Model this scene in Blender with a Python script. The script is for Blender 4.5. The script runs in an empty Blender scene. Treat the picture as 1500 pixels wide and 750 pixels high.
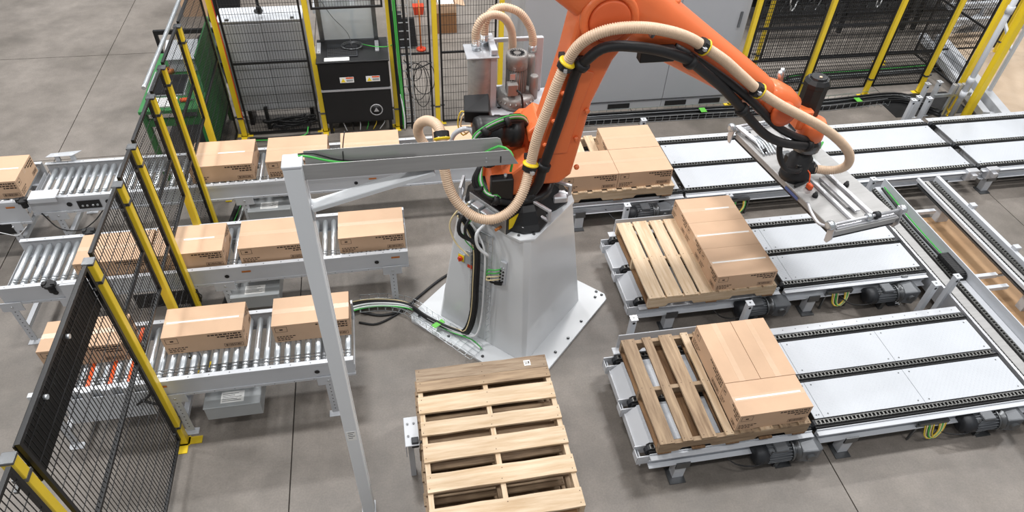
import bpy, math, random
from mathutils import Vector, Matrix
random.seed(11)
SC = bpy.context.scene
COL = SC.collection

# ------------------------------------------------------------------ camera
cam_d = bpy.data.cameras.new('camera'); cam = bpy.data.objects.new('camera', cam_d); COL.objects.link(cam)
cam_d.sensor_width = 36.0; cam_d.lens = 36.0 * 1005.19 / 1500.0; cam_d.clip_start = 0.05; cam_d.clip_end = 200
R_ = Vector((0.9832578, -0.17808993, 0.03857551)); U_ = Vector((0.09528005, 0.68292977, 0.72424349)); F_ = Vector((0.15532484, 0.70844259, -0.68846444))
m = Matrix.Identity(4)
for i in range(3):
    m[i][0] = R_[i]; m[i][1] = U_[i]; m[i][2] = -F_[i]
m[2][3] = 4.85
cam.matrix_world = m
SC.camera = cam

# ------------------------------------------------------------------ world and lamps
w = bpy.data.worlds.new('hall'); SC.world = w; w.use_nodes = True
bg = w.node_tree.nodes['Background']; bg.inputs[0].default_value = (0.93, 0.96, 1.0, 1); bg.inputs[1].default_value = 0.29
def lamp(x, y, z, sx, sy, power):
    d = bpy.data.lights.new('high_bay', 'AREA'); d.shape = 'RECTANGLE'; d.size = sx; d.size_y = sy; d.energy = power; d.color = (1.0, 0.992, 0.98)
    o = bpy.data.objects.new('high_bay', d); COL.objects.link(o); o.location = (x, y, z)
for lx in (-7.0, -1.0, 5.0, 11.0):
    for ly, pw in ((-0.5, 125), (5.0, 265), (10.5, 300), (16.0, 90)):
        lamp(lx, ly, 8.6, 1.5, 0.6, pw)
SC.view_settings.view_transform = 'Standard'; SC.view_settings.look = 'None'
SC.view_settings.exposure = 0.13; SC.view_settings.gamma = 1.0; SC.view_settings.use_curve_mapping = False

# ------------------------------------------------------------------ materials
def lin(c):
    return tuple(((v / 255.0) / 12.92 if v / 255.0 <= 0.04045 else ((v / 255.0 + 0.055) / 1.055) ** 2.4) for v in c)
def mat(name, rgb, rough=0.5, metal=0.0, var=0.0, scale=8.0, bump=0.0, bscale=None, stretch=None, rgb2=None, coat=0.0, trans=0.0, alpha=1.0, emit=0.0, objrand=0.0, detail=4.0):
    M = bpy.data.materials.new(name); M.use_nodes = True
    nt = M.node_tree; N = nt.nodes; L = nt.links; b = N['Principled BSDF']
    c = lin(rgb); b.inputs['Base Color'].default_value = (*c, 1); b.inputs['Roughness'].default_value = rough; b.inputs['Metallic'].default_value = metal
    b.inputs['Coat Weight'].default_value = coat; b.inputs['Transmission Weight'].default_value = trans; b.inputs['Alpha'].default_value = alpha
    if emit: b.inputs['Emission Color'].default_value = (*c, 1); b.inputs['Emission Strength'].default_value = emit
    tc = N.new('ShaderNodeTexCoord'); mp = N.new('ShaderNodeMapping'); L.new(tc.outputs['Object'], mp.inputs[0])
    if stretch: mp.inputs['Scale'].default_value = stretch
    nz = N.new('ShaderNodeTexNoise'); nz.inputs['Scale'].default_value = scale; nz.inputs['Detail'].default_value = detail; nz.inputs['Roughness'].default_value = 0.6
    L.new(mp.outputs[0], nz.inputs['Vector'])
    col = None
    if objrand:
        oi = N.new('ShaderNodeObjectInfo'); ad = N.new('ShaderNodeVectorMath'); ad.operation = 'SCALE'; cx = N.new('ShaderNodeCombineXYZ')
        for k in range(3): L.new(oi.outputs['Random'], cx.inputs[k])
        L.new(cx.outputs[0], ad.inputs[0]); ad.inputs['Scale'].default_value = 37.0; L.new(ad.outputs[0], mp.inputs['Location'])
    if var or rgb2:
        c2 = lin(rgb2) if rgb2 else tuple(v * (1 - var) for v in c)
        rp = N.new('ShaderNodeValToRGB'); rp.color_ramp.elements[0].position = 0.32; rp.color_ramp.elements[1].position = 0.68
        rp.color_ramp.elements[0].color = (*c2, 1); rp.color_ramp.elements[1].color = (*c, 1)
        L.new(nz.outputs['Fac'], rp.inputs[0]); col = rp.outputs[0]
        if objrand:
            hs = N.new('ShaderNodeHueSaturation'); mr = N.new('ShaderNodeMapRange'); L.new(oi.outputs['Random'], mr.inputs[0])
            mr.inputs[3].default_value = 1 - objrand; mr.inputs[4].default_value = 1 + objrand * 0.6
            L.new(mr.outputs[0], hs.inputs['Value']); L.new(col, hs.inputs['Color']); col = hs.outputs[0]
        L.new(col, b.inputs['Base Color'])
    if bump:
        n2 = N.new('ShaderNodeTexNoise'); n2.inputs['Scale'].default_value = bscale or scale * 4; n2.inputs['Detail'].default_value = 3
        L.new(mp.outputs[0], n2.inputs['Vector']); bp = N.new('ShaderNodeBump'); bp.inputs['Strength'].default_value = bump; bp.inputs['Distance'].default_value = 0.002
        L.new(n2.outputs['Fac'], bp.inputs['Height']); L.new(bp.outputs[0], b.inputs['Normal'])
    return M

def concrete():
    M = mat('concrete', (163, 153, 143), 0.42)
    nt = M.node_tree; N = nt.nodes; L = nt.links; b = N['Principled BSDF']
    ge = N.new('ShaderNodeNewGeometry')
    def nz(s, d, r=0.6):
        n = N.new('ShaderNodeTexNoise'); n.inputs['Scale'].default_value = s; n.inputs['Detail'].default_value = d; n.inputs['Roughness'].default_value = r
        L.new(ge.outputs['Position'], n.inputs['Vector']); return n
    a, c, f = nz(0.55, 6), nz(3.2, 8, 0.7), nz(70, 2)
    r1 = N.new('ShaderNodeValToRGB'); r1.color_ramp.elements[0].position = 0.3; r1.color_ramp.elements[1].position = 0.72
    r1.color_ramp.elements[0].color = (*lin((98, 92, 85)), 1); r1.color_ramp.elements[1].color = (*lin((148, 140, 133)), 1)
    L.new(a.outputs['Fac'], r1.inputs[0])
    mx = N.new('ShaderNodeMix'); mx.data_type = 'RGBA'; mx.blend_type = 'OVERLAY'; mx.inputs[0].default_value = 0.45
    L.new(r1.outputs[0], mx.inputs['A']); L.new(c.outputs['Fac'], mx.inputs['B'])
    m2 = N.new('ShaderNodeMix'); m2.data_type = 'RGBA'; m2.blend_type = 'OVERLAY'; m2.inputs[0].default_value = 0.25
    L.new(mx.outputs['Result'], m2.inputs['A']); L.new(f.outputs['Fac'], m2.inputs['B']); L.new(m2.outputs['Result'], b.inputs['Base Color'])
    rr = N.new('ShaderNodeMapRange'); rr.inputs[3].default_value = 0.35; rr.inputs[4].default_value = 0.6; L.new(c.outputs['Fac'], rr.inputs[0]); L.new(rr.outputs[0], b.inputs['Roughness'])
    return M

def diamond_plate():
    M = mat('tread_plate', (193, 197, 203), 0.38, 0.0, 0.05, 3)
    nt = M.node_tree; N = nt.nodes; L = nt.links; b = N['Principled BSDF']
    tc = N.new('ShaderNodeTexCoord'); mp = N.new('ShaderNodeMapping'); mp.inputs['Rotation'].default_value = (0, 0, math.radians(45)); mp.inputs['Scale'].default_value = (34, 34, 0.001)
    L.new(tc.outputs['Object'], mp.inputs[0])
    ck = N.new('ShaderNodeTexVoronoi'); ck.inputs['Scale'].default_value = 1.0; ck.inputs['Randomness'].default_value = 0.0; L.new(mp.outputs[0], ck.inputs['Vector'])
    r = N.new('ShaderNodeMapRange'); r.inputs[1].default_value = 0.15; r.inputs[2].default_value = 0.32; r.inputs[3].default_value = 1; r.inputs[4].default_value = 0
    L.new(ck.outputs['Distance'], r.inputs[0])
    bp = N.new('ShaderNodeBump'); bp.inputs['Strength'].default_value = 0.5; bp.inputs['Distance'].default_value = 0.002; L.new(r.outputs[0], bp.inputs['Height']); L.new(bp.outputs[0], b.inputs['Normal'])
    return M

def clear(name, rgb, fac):
    M = bpy.data.materials.new(name); M.use_nodes = True; nt = M.node_tree; N = nt.nodes; L = nt.links
    b = N['Principled BSDF']; b.inputs['Base Color'].default_value = (*lin(rgb), 1); b.inputs['Roughness'].default_value = 0.12
    t = N.new('ShaderNodeBsdfTransparent'); x = N.new('ShaderNodeMixShader'); x.inputs[0].default_value = fac
    L.new(t.outputs[0], x.inputs[1]); L.new(b.outputs[0], x.inputs[2]); L.new(x.outputs[0], N['Material Output'].inputs[0]); return M

M_ = {
 'concrete': concrete(), 'joint': mat('joint_filler', (66, 61, 56), 0.9, var=0.3, scale=20),
 'white': mat('white_paint', (199, 202, 207), 0.35, 0, 0.05, 2.5, coat=0.2), 'whitegrey': mat('pedestal_paint', (218, 221, 224), 0.28, 0, 0.06, 1.6, coat=0.35),
 'bright': mat('bright_white_paint', (226, 229, 232), 0.35, 0, 0.04, 2.5), 'tread': diamond_plate(), 'galv': mat('zinc_steel', (204, 209, 213), 0.3, 0.75, 0.03, 5), 'stainless': mat('brushed_stainless', (172, 171, 170), 0.5, 0.4, 0.14, 3, stretch=(1, 14, 14)),
 'alu': mat('aluminium', (206, 207, 211), 0.4, 0.6, 0.14, 6), 'steel': mat('dark_steel', (120, 122, 124), 0.35, 0.8, 0.25, 12),
 'black': mat('black_paint', (22, 22, 24), 0.42, 0, 0.25, 6), 'rubber': mat('black_rubber', (27, 27, 29), 0.55, 0, 0.2, 20), 'blacksheet': mat('black_sheet', (10, 10, 11), 0.6, 0, 0.2, 3),
 'yellow': mat('safety_yellow', (236, 203, 44), 0.36, 0, 0.07, 4, coat=0.15), 'orange': mat('robot_orange', (238, 120, 66), 0.38, 0, 0.08, 3, coat=0.15), 'orangedark': mat('robot_orange_cover', (216, 98, 50), 0.45, 0, 0.06, 5),
 'hose': mat('hose_beige', (220, 191, 163), 0.42, 0, 0.1, 30), 'hoseyellow': mat('clamp_yellow', (238, 206, 40), 0.4, 0, 0.05, 10),
 'carton': mat('corrugated_board', (206, 172, 142), 0.72, 0, 0.07, 5, 0.06, 60, objrand=0.05), 'cartonin': mat('board_edge', (150, 108, 72), 0.85, 0, 0.15, 20),
 'tape': mat('packing_tape', (208, 176, 147), 0.3, 0, 0.05, 30), 'tapeglare': mat('tape_glare', (240, 238, 234), 0.18, 0, 0.08, 30), 'print': mat('box_ink', (60, 42, 30), 0.7, 0, 0.2, 50),  # the white entry is glare on clear tape, put into the colour
 'wood': mat('pine_new', (216, 194, 166), 0.62, 0, 0, 2.6, 0.25, 8, stretch=(1.2, 13, 13), rgb2=(188, 160, 126), objrand=0.08, detail=6), 'woodold': mat('pine_weathered', (172, 148, 120), 0.72, 0, 0, 2.6, 0.3, 8, stretch=(1.2, 13, 13), rgb2=(124, 102, 80), objrand=0.2, detail=6),
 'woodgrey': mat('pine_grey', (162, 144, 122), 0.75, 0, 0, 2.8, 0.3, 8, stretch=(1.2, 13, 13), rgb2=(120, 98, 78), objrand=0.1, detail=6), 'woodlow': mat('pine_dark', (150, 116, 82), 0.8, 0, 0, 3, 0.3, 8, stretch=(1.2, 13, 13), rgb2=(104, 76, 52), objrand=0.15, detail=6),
 'nail': mat('nail_heads', (84, 66, 52), 0.6, 0.4, 0.1, 30),
 'chain': mat('chain_steel', (118, 118, 116), 0.38, 0.85, 0.3, 30), 'chainbed': mat('chain_bed', (34, 34, 36), 0.6, 0, 0.2, 12),
 'motor': mat('motor_grey', (108, 111, 115), 0.42, 0.2, 0.2, 9), 'motordark': mat('fan_cowl', (44, 46, 50), 0.5, 0.2, 0.2, 9), 'blower': mat('blower_grey', (150, 147, 144), 0.4, 0.25, 0.12, 9),
 'grey': mat('cabinet_grey', (168, 170, 174), 0.4, 0, 0.05, 1.5), 'boxgrey': mat('enclosure_grey', (176, 180, 182), 0.32, 0.25, 0.06, 4), 'green': mat('bench_green', (48, 122, 64), 0.45, 0, 0.15, 5),
 'greencable': mat('green_cable', (70, 178, 76), 0.45), 'greentape': mat('green_tape', (112, 206, 82), 0.5), 'creamcable': mat('cream_cable', (232, 214, 168), 0.5), 'yellowcable': mat('yellow_cable', (226, 196, 60), 0.5), 'whitecable': mat('white_cable', (226, 228, 230), 0.45),
 'orangebelt': mat('orange_belt', (232, 92, 38), 0.4), 'red': mat('red_switch', (206, 66, 34), 0.4), 'paper': mat('paper', (238, 238, 236), 0.7), 'ply': mat('plywood', (212, 174, 134), 0.65, 0, 0.12, 2.0, 0.1, 20, rgb2=(192, 152, 112)), 'plydeck': mat('platform_ply', (198, 178, 156), 0.65, 0, 0.1, 2.0, 0.1, 20, rgb2=(182, 160, 136)), 'glass': clear('glazing', (196, 204, 208), 0.55),
 'labelyellow': mat('warning_label', (246, 214, 40), 0.45), 'darkglass': mat('dark_screen', (28, 30, 34), 0.15), 'brass': mat('sensor_amber', (198, 120, 58), 0.4, 0.3), 'blue': mat('blue_print', (80, 100, 160), 0.5),
}

# ------------------------------------------------------------------ mesh builder
class MB:
    def __init__(s): s.v = []; s.f = []; s.sm = []
    def add(s, vs, fs, smooth=False):
        n = len(s.v); s.v += [tuple(p) for p in vs]
        for f in fs: s.f.append(tuple(i + n for i in f)); s.sm.append(smooth)
        return s
    def box(s, x0, x1, y0, y1, z0, z1):
        return s.add([(x0, y0, z0), (x1, y0, z0), (x1, y1, z0), (x0, y1, z0), (x0, y0, z1), (x1, y0, z1), (x1, y1, z1), (x0, y1, z1)],
                     [(0, 3, 2, 1), (4, 5, 6, 7), (0, 1, 5, 4), (1, 2, 6, 5), (2, 3, 7, 6), (3, 0, 4, 7)])
    def bar(s, p0, p1, wd, ht, up=(0, 0, 1)):
        p0 = Vector(p0); p1 = Vector(p1); d = (p1 - p0).normalized(); u = Vector(up)
        if abs(d.dot(u)) > 0.98: u = Vector((0, 1, 0)) if abs(d.y) < 0.9 else Vector((1, 0, 0))
        sd = d.cross(u).normalized(); u = sd.cross(d).normalized(); a = sd * wd / 2; b = u * ht / 2
        vs = [p - a - b if k == 0 else p + a - b if k == 1 else p + a + b if k == 2 else p - a + b for p in (p0, p1) for k in range(4)]
        return s.add(vs, [(3, 2, 1, 0), (4, 5, 6, 7), (0, 1, 5, 4), (1, 2, 6, 5), (2, 3, 7, 6), (3, 0, 4, 7)])
    def lathe(s, prof, o, ax=(0, 0, 1), n=16, smooth=True):
        ax = Vector(ax).normalized(); o = Vector(o); t = Vector((1, 0, 0)) if abs(ax.x) < 0.9 else Vector((0, 1, 0))
        a = ax.cross(t).normalized(); b = ax.cross(a); vs = []; fs = []
        for r, h in prof:
            for k in range(n):
                th = 2 * math.pi * k / n; vs.append(o + ax * h + (a * math.cos(th) + b * math.sin(th)) * r)
        for i in range(len(prof) - 1):
            for k in range(n):
                k2 = (k + 1) % n; fs.append((i * n + k, i * n + k2, (i + 1) * n + k2, (i + 1) * n + k))
        s.add(vs, fs, smooth); n0 = len(s.v) - len(vs)
        for e, rev in ((0, True), (len(prof) - 1, False)):
            if prof[e][0] > 1e-5:
                f = [n0 + e * n + k for k in range(n)]; s.f.append(tuple(reversed(f) if rev else f)); s.sm.append(False)
        return s
    def cyl(s, p0, p1, r, r1=None, n=14, smooth=True):
        p0 = Vector(p0); p1 = Vector(p1); d = p1 - p0
        return s.lathe([(r, 0), (r if r1 is None else r1, d.length)], p0, d, n, smooth)
    def prism(s, poly, a0, a1, axis='z'):
        n = len(poly)
        def pt(u, v, t): return (u, v, t) if axis == 'z' else ((u, t, v) if axis == 'y' else (t, u, v))
        vs = [pt(u, v, a0) for u, v in poly] + [pt(u, v, a1) for u, v in poly]
        fs = [tuple(reversed(range(n))), tuple(range(n, 2 * n))] + [(i, (i + 1) % n, n + (i + 1) % n, n + i) for i in range(n)]
        return s.add(vs, fs)
    def loft(s, loops, smooth=False):
        n = len(loops[0]); vs = [p for lp in loops for p in lp]; fs = []
        for i in range(len(loops) - 1):
            for k in range(n): fs.append((i * n + k, i * n + (k + 1) % n, (i + 1) * n + (k + 1) % n, (i + 1) * n + k))
        s.add(vs, fs, smooth); n0 = len(s.v) - len(vs)
        s.f.append(tuple(n0 + k for k in reversed(range(n)))); s.sm.append(False)
        s.f.append(tuple(n0 + (len(loops) - 1) * n + k for k in range(n))); s.sm.append(False)
        return s
    def tube(s, pts, r, n=8, step=0.03, ring=None):
        P = curve(pts, step); k = len(P); T = [(P[min(i + 1, k - 1)] - P[max(i - 1, 0)]).normalized() for i in range(k)]
        u = T[0].orthogonal().normalized(); loops = []
        for i in range(k):
            u = (u - T[i] * u.dot(T[i])).normalized(); v = T[i].cross(u); rr = r * (ring[i % len(ring)] if ring else 1)
            loops.append([P[i] + (u * math.cos(2 * math.pi * j / n) + v * math.sin(2 * math.pi * j / n)) * rr for j in range(n)])
        return s.loft(loops, True)
    def build(s, name, mt, parent=None, bevel=0.0, kind=None, local=False, org=None, seg=1):
        o0 = Vector((0, 0, 0))
        if parent is not None and not local: o0 = ORG.get(parent.name, Vector((0, 0, 0)))
        if org is not None: o0 = Vector(org)
        me = bpy.data.meshes.new(name); me.from_pydata([(p[0] - o0.x, p[1] - o0.y, p[2] - o0.z) for p in s.v], [], s.f)
        me.polygons.foreach_set('use_smooth', s.sm); me.materials.append(M_[mt]); me.update()
        return place(name, me, parent, bevel, kind, org, o0, seg)
ORG = {}
def place(name, me, parent=None, bevel=0.0, kind=None, org=None, o0=None, seg=1):
    ob = bpy.data.objects.new(name, me); COL.objects.link(ob)
    if parent is not None: ob.parent = parent
    if org is not None: ob.location = org
    ORG[ob.name] = o0 if o0 is not None else Vector((0, 0, 0))
    if bevel:
        b = ob.modifiers.new('bevel', 'BEVEL'); b.width = bevel; b.segments = seg; b.limit_method = 'ANGLE'; b.angle_limit = math.radians(40)
    if kind: ob['kind'] = kind
    return ob
def curve(pts, step):
    P = [Vector(p) for p in pts]
    if len(P) == 2:
        n = max(1, int((P[1] - P[0]).length / step)); return [P[0].lerp(P[1], i / n) for i in range(n + 1)]
    P = [2 * P[0] - P[1]] + P + [2 * P[-1] - P[-2]]; out = []
    for i in range(1, len(P) - 2):
        a, b, c, d = P[i - 1:i + 3]; n = max(2, int((c - b).length / step + 0.5))
        for k in range(n):
            t = k / n; out.append(0.5 * ((2 * b) + (c - a) * t + (2 * a - 5 * b + 4 * c - d) * t * t + (3 * b - a - 3 * c + d) * t ** 3))
    out.append(P[-2]); return out
def tag(o, label, cat, group=None):
    o['label'] = label; o['category'] = cat
    if group: o['group'] = group
    return o
def thing(name, label, cat, loc=(0, 0, 0), group=None, rz=0.0):
    o = bpy.data.objects.new(name, None); COL.objects.link(o); o.location = loc; o.rotation_euler = (0, 0, rz); o.empty_display_size = 0.1
    ORG[o.name] = Vector(loc); return tag(o, label, cat, group)
def copy_tree(o, parent=None):
    c = o.copy(); COL.objects.link(c)
    if parent is not None: c.parent = parent
    for ch in o.children: copy_tree(ch, c)
    return c
def one(name, mt, mb, label, cat, loc, group=None, bevel=0.0, kind=None):
    o = mb.build(name, mt, None, bevel, kind, org=loc); return tag(o, label, cat, group)

# ------------------------------------------------------------------ floor: slabs with sawn joints
fl = MB().box(-14, 20, -3, 24, -0.3, -0.012).build('floor', 'joint'); fl['kind'] = 'structure'
gx = [-14, -9.55, -6.7, -3.85, -1.0, 3.18, 6.9, 10.5, 20]; gy = [-3, 7.3, 9.85, 12.4, 24]
for i in range(len(gx) - 1):
    for j in range(len(gy) - 1):
        g = 0.005
        MB().box(gx[i] + g, gx[i + 1] - g, gy[j] + g, gy[j + 1] - g, -0.1, 0).build('slab', 'concrete', fl)

# ------------------------------------------------------------------ cardboard cartons
def print_mesh(lx, lz, face, seed):
    """box ink on a face; u runs along the face, v up, origin at face centre bottom"""
    rnd = random.Random(seed); q = []
    def rect(u0, u1, v0, v1): q.append((u0, u1, v0, v1))
    h = lx / 2
    for r in range(3):                                   # text rows, upper right
        u = h * (0.12 + 0.22 * r); v = lz * (0.82 - 0.13 * r)
        while u < h * 0.92:
            wd = rnd.uniform(0.012, 0.035); rect(u, min(u + wd, h * 0.94), v, v + lz * 0.075); u += wd + 0.006
    bx0, bx1, bv0, bv1 = h * 0.45, h * 0.93, lz * 0.10, lz * 0.30     # bar code
    rect(bx0, bx1, bv0, bv0 + 0.003); rect(bx0, bx1, bv1 - 0.003, bv1); rect(bx0, bx0 + 0.003, bv0, bv1); rect(bx1 - 0.003, bx1, bv0, bv1)
    u = bx0 + 0.012
    while u < bx1 - 0.014:
        wd = rnd.choice((0.002, 0.003, 0.005)); rect(u, u + wd, bv0 + 0.007, bv1 - 0.007); u += wd + rnd.choice((0.002, 0.003, 0.004))
    a0, a1, c0, c1 = -h * 0.93, -h * 0.62, lz * 0.60, lz * 0.90       # pictogram frame
    for (x0, x1, z0, z1) in ((a0, a1, c0, c0 + .003), (a0, a1, c1 - .003, c1), (a0, a0 + .003, c0, c1), (a1 - .003, a1, c0, c1)): rect(x0, x1, z0, z1)
    rect((a0 + a1) / 2 - .012, (a0 + a1) / 2 + .012, lz * 0.70, lz * 0.78)
    for r in range(3):                                   # small text, lower left
        u = -h * 0.93
        while u < -h * (0.45 + 0.1 * r):
            wd = rnd.uniform(0.01, 0.022); rect(u, u + wd, lz * (0.30 - 0.1 * r), lz * (0.30 - 0.1 * r) + lz * 0.05); u += wd + 0.006
    return q
CARTON = {}
def carton_meshes(lx, ly, lz):
    key = (lx, ly, lz)
    if key in CARTON: return CARTON[key]
    def mesh(mb, nm, mt):
        me = bpy.data.meshes.new(nm); me.from_pydata(mb.v, [], mb.f); me.materials.append(M_[mt]); me.update(); return me
    t = 0.004; X = lx / 2; Y = ly / 2; d = {}
    b = MB(); b.box(-X, X, -Y, -Y + t, 0, lz - t); b.box(-X, X, Y - t, Y, 0, lz - t); b.box(-X, -X + t, -Y + t, Y - t, 0, lz - t); b.box(X - t, X, -Y + t, Y - t, 0, lz - t); b.box(-X + t, X - t, -Y + t, Y - t, 0, t)
    d['body'] = mesh(b, 'carton_body', 'carton')
    d['inner'] = mesh(MB().box(-X + t, X - t, -0.06, 0.06, lz - 3 * t, lz - 1.6 * t), 'inner_flap', 'cartonin')
    d['flap'] = mesh(MB().box(-X, X, 0.0015, Y, lz - t, lz), 'flap', 'carton')
    d['flap2'] = mesh(MB().box(-X, X, -Y, -0.0015, lz - t, lz), 'flap', 'carton')
    tp = MB(); e = 0.0006
    tp.box(-X - e, X + e, -0.024, 0.024, lz, lz + e); tp.box(-X - e, -X, -0.024, 0.024, lz - 0.06, lz); tp.box(X, X + e, -0.024, 0.024, lz - 0.06, lz)
    d['tape'] = mesh(tp, 'tape', 'tape')
    tw = MB().box(-X * 0.15, X * 0.72, -0.009, 0.008, lz + e, lz + 2 * e); d['glare_short'] = mesh(tw, 'tape_glare', 'tapeglare')  # short strip, painted white as the glare on the clear tape
    tw = MB().box(-X * 0.93, X * 0.88, -0.010, 0.006, lz + e, lz + 2 * e); d['glare_long'] = mesh(tw, 'tape_glare', 'tapeglare')  # same painted glare, nearly the full length of the tape
    pr = MB(); e = 0.0007
    for u0, u1, v0, v1 in print_mesh(lx, lz, 0, 3): pr.add([(u0, -Y - e, v0), (u1, -Y - e, v0), (u1, -Y - e, v1), (u0, -Y - e, v1)], [(0, 1, 2, 3)])
    for u0, u1, v0, v1 in print_mesh(lx, lz, 0, 3): pr.add([(-u0, Y + e, v0), (-u1, Y + e, v0), (-u1, Y + e, v1), (-u0, Y + e, v1)], [(0, 1, 2, 3)])
    for u0, u1, v0, v1 in print_mesh(ly, lz, 0, 5):
        pr.add([(-X - e, -u0, v0), (-X - e, -u1, v0), (-X - e, -u1, v1), (-X - e, -u0, v1)], [(0, 1, 2, 3)])
        pr.add([(X + e, u0, v0), (X + e, u1, v0), (X + e, u1, v1), (X + e, u0, v1)], [(0, 1, 2, 3)])
    d['print'] = mesh(pr, 'print', 'print')
    CARTON[key] = d; return d
def carton(x0, y0, z, dims, label, tape=None, group='cardboard cartons', rz=0.0, seam=True):
    lx, ly, lz = dims; d = carton_meshes(*dims)
    wx, wy = (lx, ly) if abs(math.sin(rz)) < 0.5 else (ly, lx)
    t = thing('carton', label, 'box', (x0 + wx / 2, y0 + wy / 2, z), group, rz)
    place('carton_body', d['body'], t); place('inner_flap', d['inner'], t)
    place('flap', d['flap'], t); place('flap', d['flap2'], t)
    tp = place('tape', d['tape'], t)
    if tape == 'w': place('tape_glare', d['glare_short'], tp)
    if tape == 'l': place('tape_glare', d['glare_long'], tp)
    place('print', d['print'], t, kind='stuff'); return t
S1 = (0.575, 0.29, 0.19); S2 = (0.57, 0.36, 0.175); S3 = (0.585, 0.42, 0.19)
ZR = 0.642
carton(-1.82, 3.625, ZR, S1, 'brown carton with white glare painted along its tape on the front-left roller conveyor, beside the yellow post', 'l', 'cartons on the front roller conveyor')
carton(-1.035, 3.625, ZR, S1, 'brown carton at the right end of the front roller conveyor, partly behind the white column', None, 'cartons on the front roller conveyor')
carton(-2.66, 3.62, ZR, S1, 'brown carton behind the black sheet and mesh, above orange belts of the front conveyor', None, 'cartons on the front roller conveyor')
carton(-2.66, 4.545, ZR, S2, 'brown carton seen through the mesh at the left of the middle roller conveyor', None, 'cartons on the middle roller conveyor')
carton(-2.07, 4.555, ZR, S2, 'brown carton with white glare dashes painted along its tape just right of the fence on the middle conveyor', 'w', 'cartons on the middle roller conveyor')
carton(-1.375, 4.555, ZR, S2, 'brown carton in the middle of the middle roller conveyor, left of the white column', None, 'cartons on the middle roller conveyor')
carton(-0.545, 4.57, ZR, S2, 'brown carton at the right end of the middle roller conveyor', None, 'cartons on the middle roller conveyor')
carton(-4.03, 5.75, ZR, S3, 'brown carton cut by the left picture edge on the rear roller conveyor', 'l', 'cartons on the rear roller conveyor')
carton(-1.945, 5.765, ZR, S3, 'brown carton with white glare painted along its tape on the rear roller conveyor, right of the yellow posts', 'w', 'cartons on the rear roller conveyor')
carton(-1.235, 5.765, ZR, S3, 'brown carton on the rear roller conveyor above the white column top', None, 'cartons on the rear roller conveyor')
carton(-0.52, 5.765, ZR, S3, 'brown carton on the rear roller conveyor half hidden by the steel cable tray', None, 'cartons on the rear roller conveyor')
carton(0.42, 5.765, ZR, S3, 'brown carton on the rear roller conveyor behind the looped beige hose', None, 'cartons on the rear roller conveyor')
ZP = 0.472
carton(2.285, 2.425, ZP, S1, 'brown carton across the near end of the front pallet load, with pale glare painted along its tape', 'l', 'cartons on the front pallet')
carton(2.285, 2.72, ZP, S1, 'brown carton lying lengthwise on the front pallet, the left of two side by side', None, 'cartons on the front pallet', math.pi / 2)
carton(2.58, 2.72, ZP, S1, 'brown carton lying lengthwise on the front pallet, the right of two side by side', None, 'cartons on the front pallet', math.pi / 2)
carton(2.69, 3.81, ZP, S2, 'nearest of the three cartons on the middle pallet, with a broad white glare painted along its tape', 'l', 'cartons on the middle pallet')
carton(2.69, 4.172, ZP, S2, 'middle one of the three cartons on the middle pallet, with white glare painted along its tape', 'l', 'cartons on the middle pallet')
carton(2.69, 4.534, ZP, S2, 'farthest of the three cartons on the middle pallet, with faint glare painted along its tape', 'w', 'cartons on the middle pallet')
carton(2.255, 5.365, ZP, S3, 'carton at the near right of the rear pallet load', None, 'cartons on the rear pallet')
carton(1.665, 5.365, ZP, S3, 'carton on the rear pallet directly right of the orange arm, left of its neighbours', None, 'cartons on the rear pallet')
carton(2.255, 5.79, ZP, S3, 'carton at the far side of the rear pallet load', None, 'cartons on the rear pallet')

# ------------------------------------------------------------------ pallets
PLANKS = {}
def plank(t, L, wd, th, loc, along='x', mt='wood', name='deck_board', nails=True):
    key = (round(L, 3), round(wd, 3), round(th, 3), mt)
    if key not in PLANKS:
        b = MB(); n = 6; rnd = random.Random(hash(key) % 999); a = [rnd.uniform(-.003, .003) for _ in range(n + 1)]
        loops = [[(-L / 2 + L * i / n, -wd / 2 + a[i], -th / 2), (-L / 2 + L * i / n, wd / 2 + a[(i + 2) % n], -th / 2), (-L / 2 + L * i / n, wd / 2 + a[(i + 2) % n], th / 2), (-L / 2 + L * i / n, -wd / 2 + a[i], th / 2)] for i in range(n + 1)]
        b.loft(loops); me = bpy.data.meshes.new(name); me.from_pydata(b.v, [], b.f); me.materials.append(M_[mt]); me.update()
        k = MB()
        for sx in (-L / 2 + .02, L / 2 - .02, 0):
            for c in (-.3, .3): k.cyl((sx + c * .02, wd * c, th / 2 - .002), (sx + c * .02, wd * c, th / 2 + .0012), .0035, n=6)
        mk = bpy.data.meshes.new('nails'); mk.from_pydata(k.v, [], k.f); mk.materials.append(M_['nail']); mk.update()
        PLANKS[key] = (me, mk)
    me, mk = PLANKS[key]
    o = place(name, me, t); o.location = loc; o.rotation_euler = (0, 0, 0 if along == 'x' else math.pi / 2)
    if nails: place('nails', mk, o, kind='stuff')
    return o
def stringer(t, L, loc, along, mt, th=.034, ht=.09):
    key = ('s', L, mt, th, ht)
    if key not in PLANKS:
        h = ht / 2; q = L / 2; pts = [(-q, -h), (-q * .72, -h), (-q * .68, -h + .035), (-q * .32, -h + .035), (-q * .28, -h), (q * .28, -h), (q * .32, -h + .035), (q * .68, -h + .035), (q * .72, -h), (q, -h), (q, h), (-q, h)]
        b = MB().prism(pts, -th / 2, th / 2, 'y'); me = bpy.data.meshes.new('stringer'); me.from_pydata(b.v, [], b.f); me.materials.append(M_[mt]); me.update(); PLANKS[key] = me
    o = place('stringer', PLANKS[key], t); o.location = loc; o.rotation_euler = (0, 0, 0 if along == 'x' else math.pi / 2)
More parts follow.
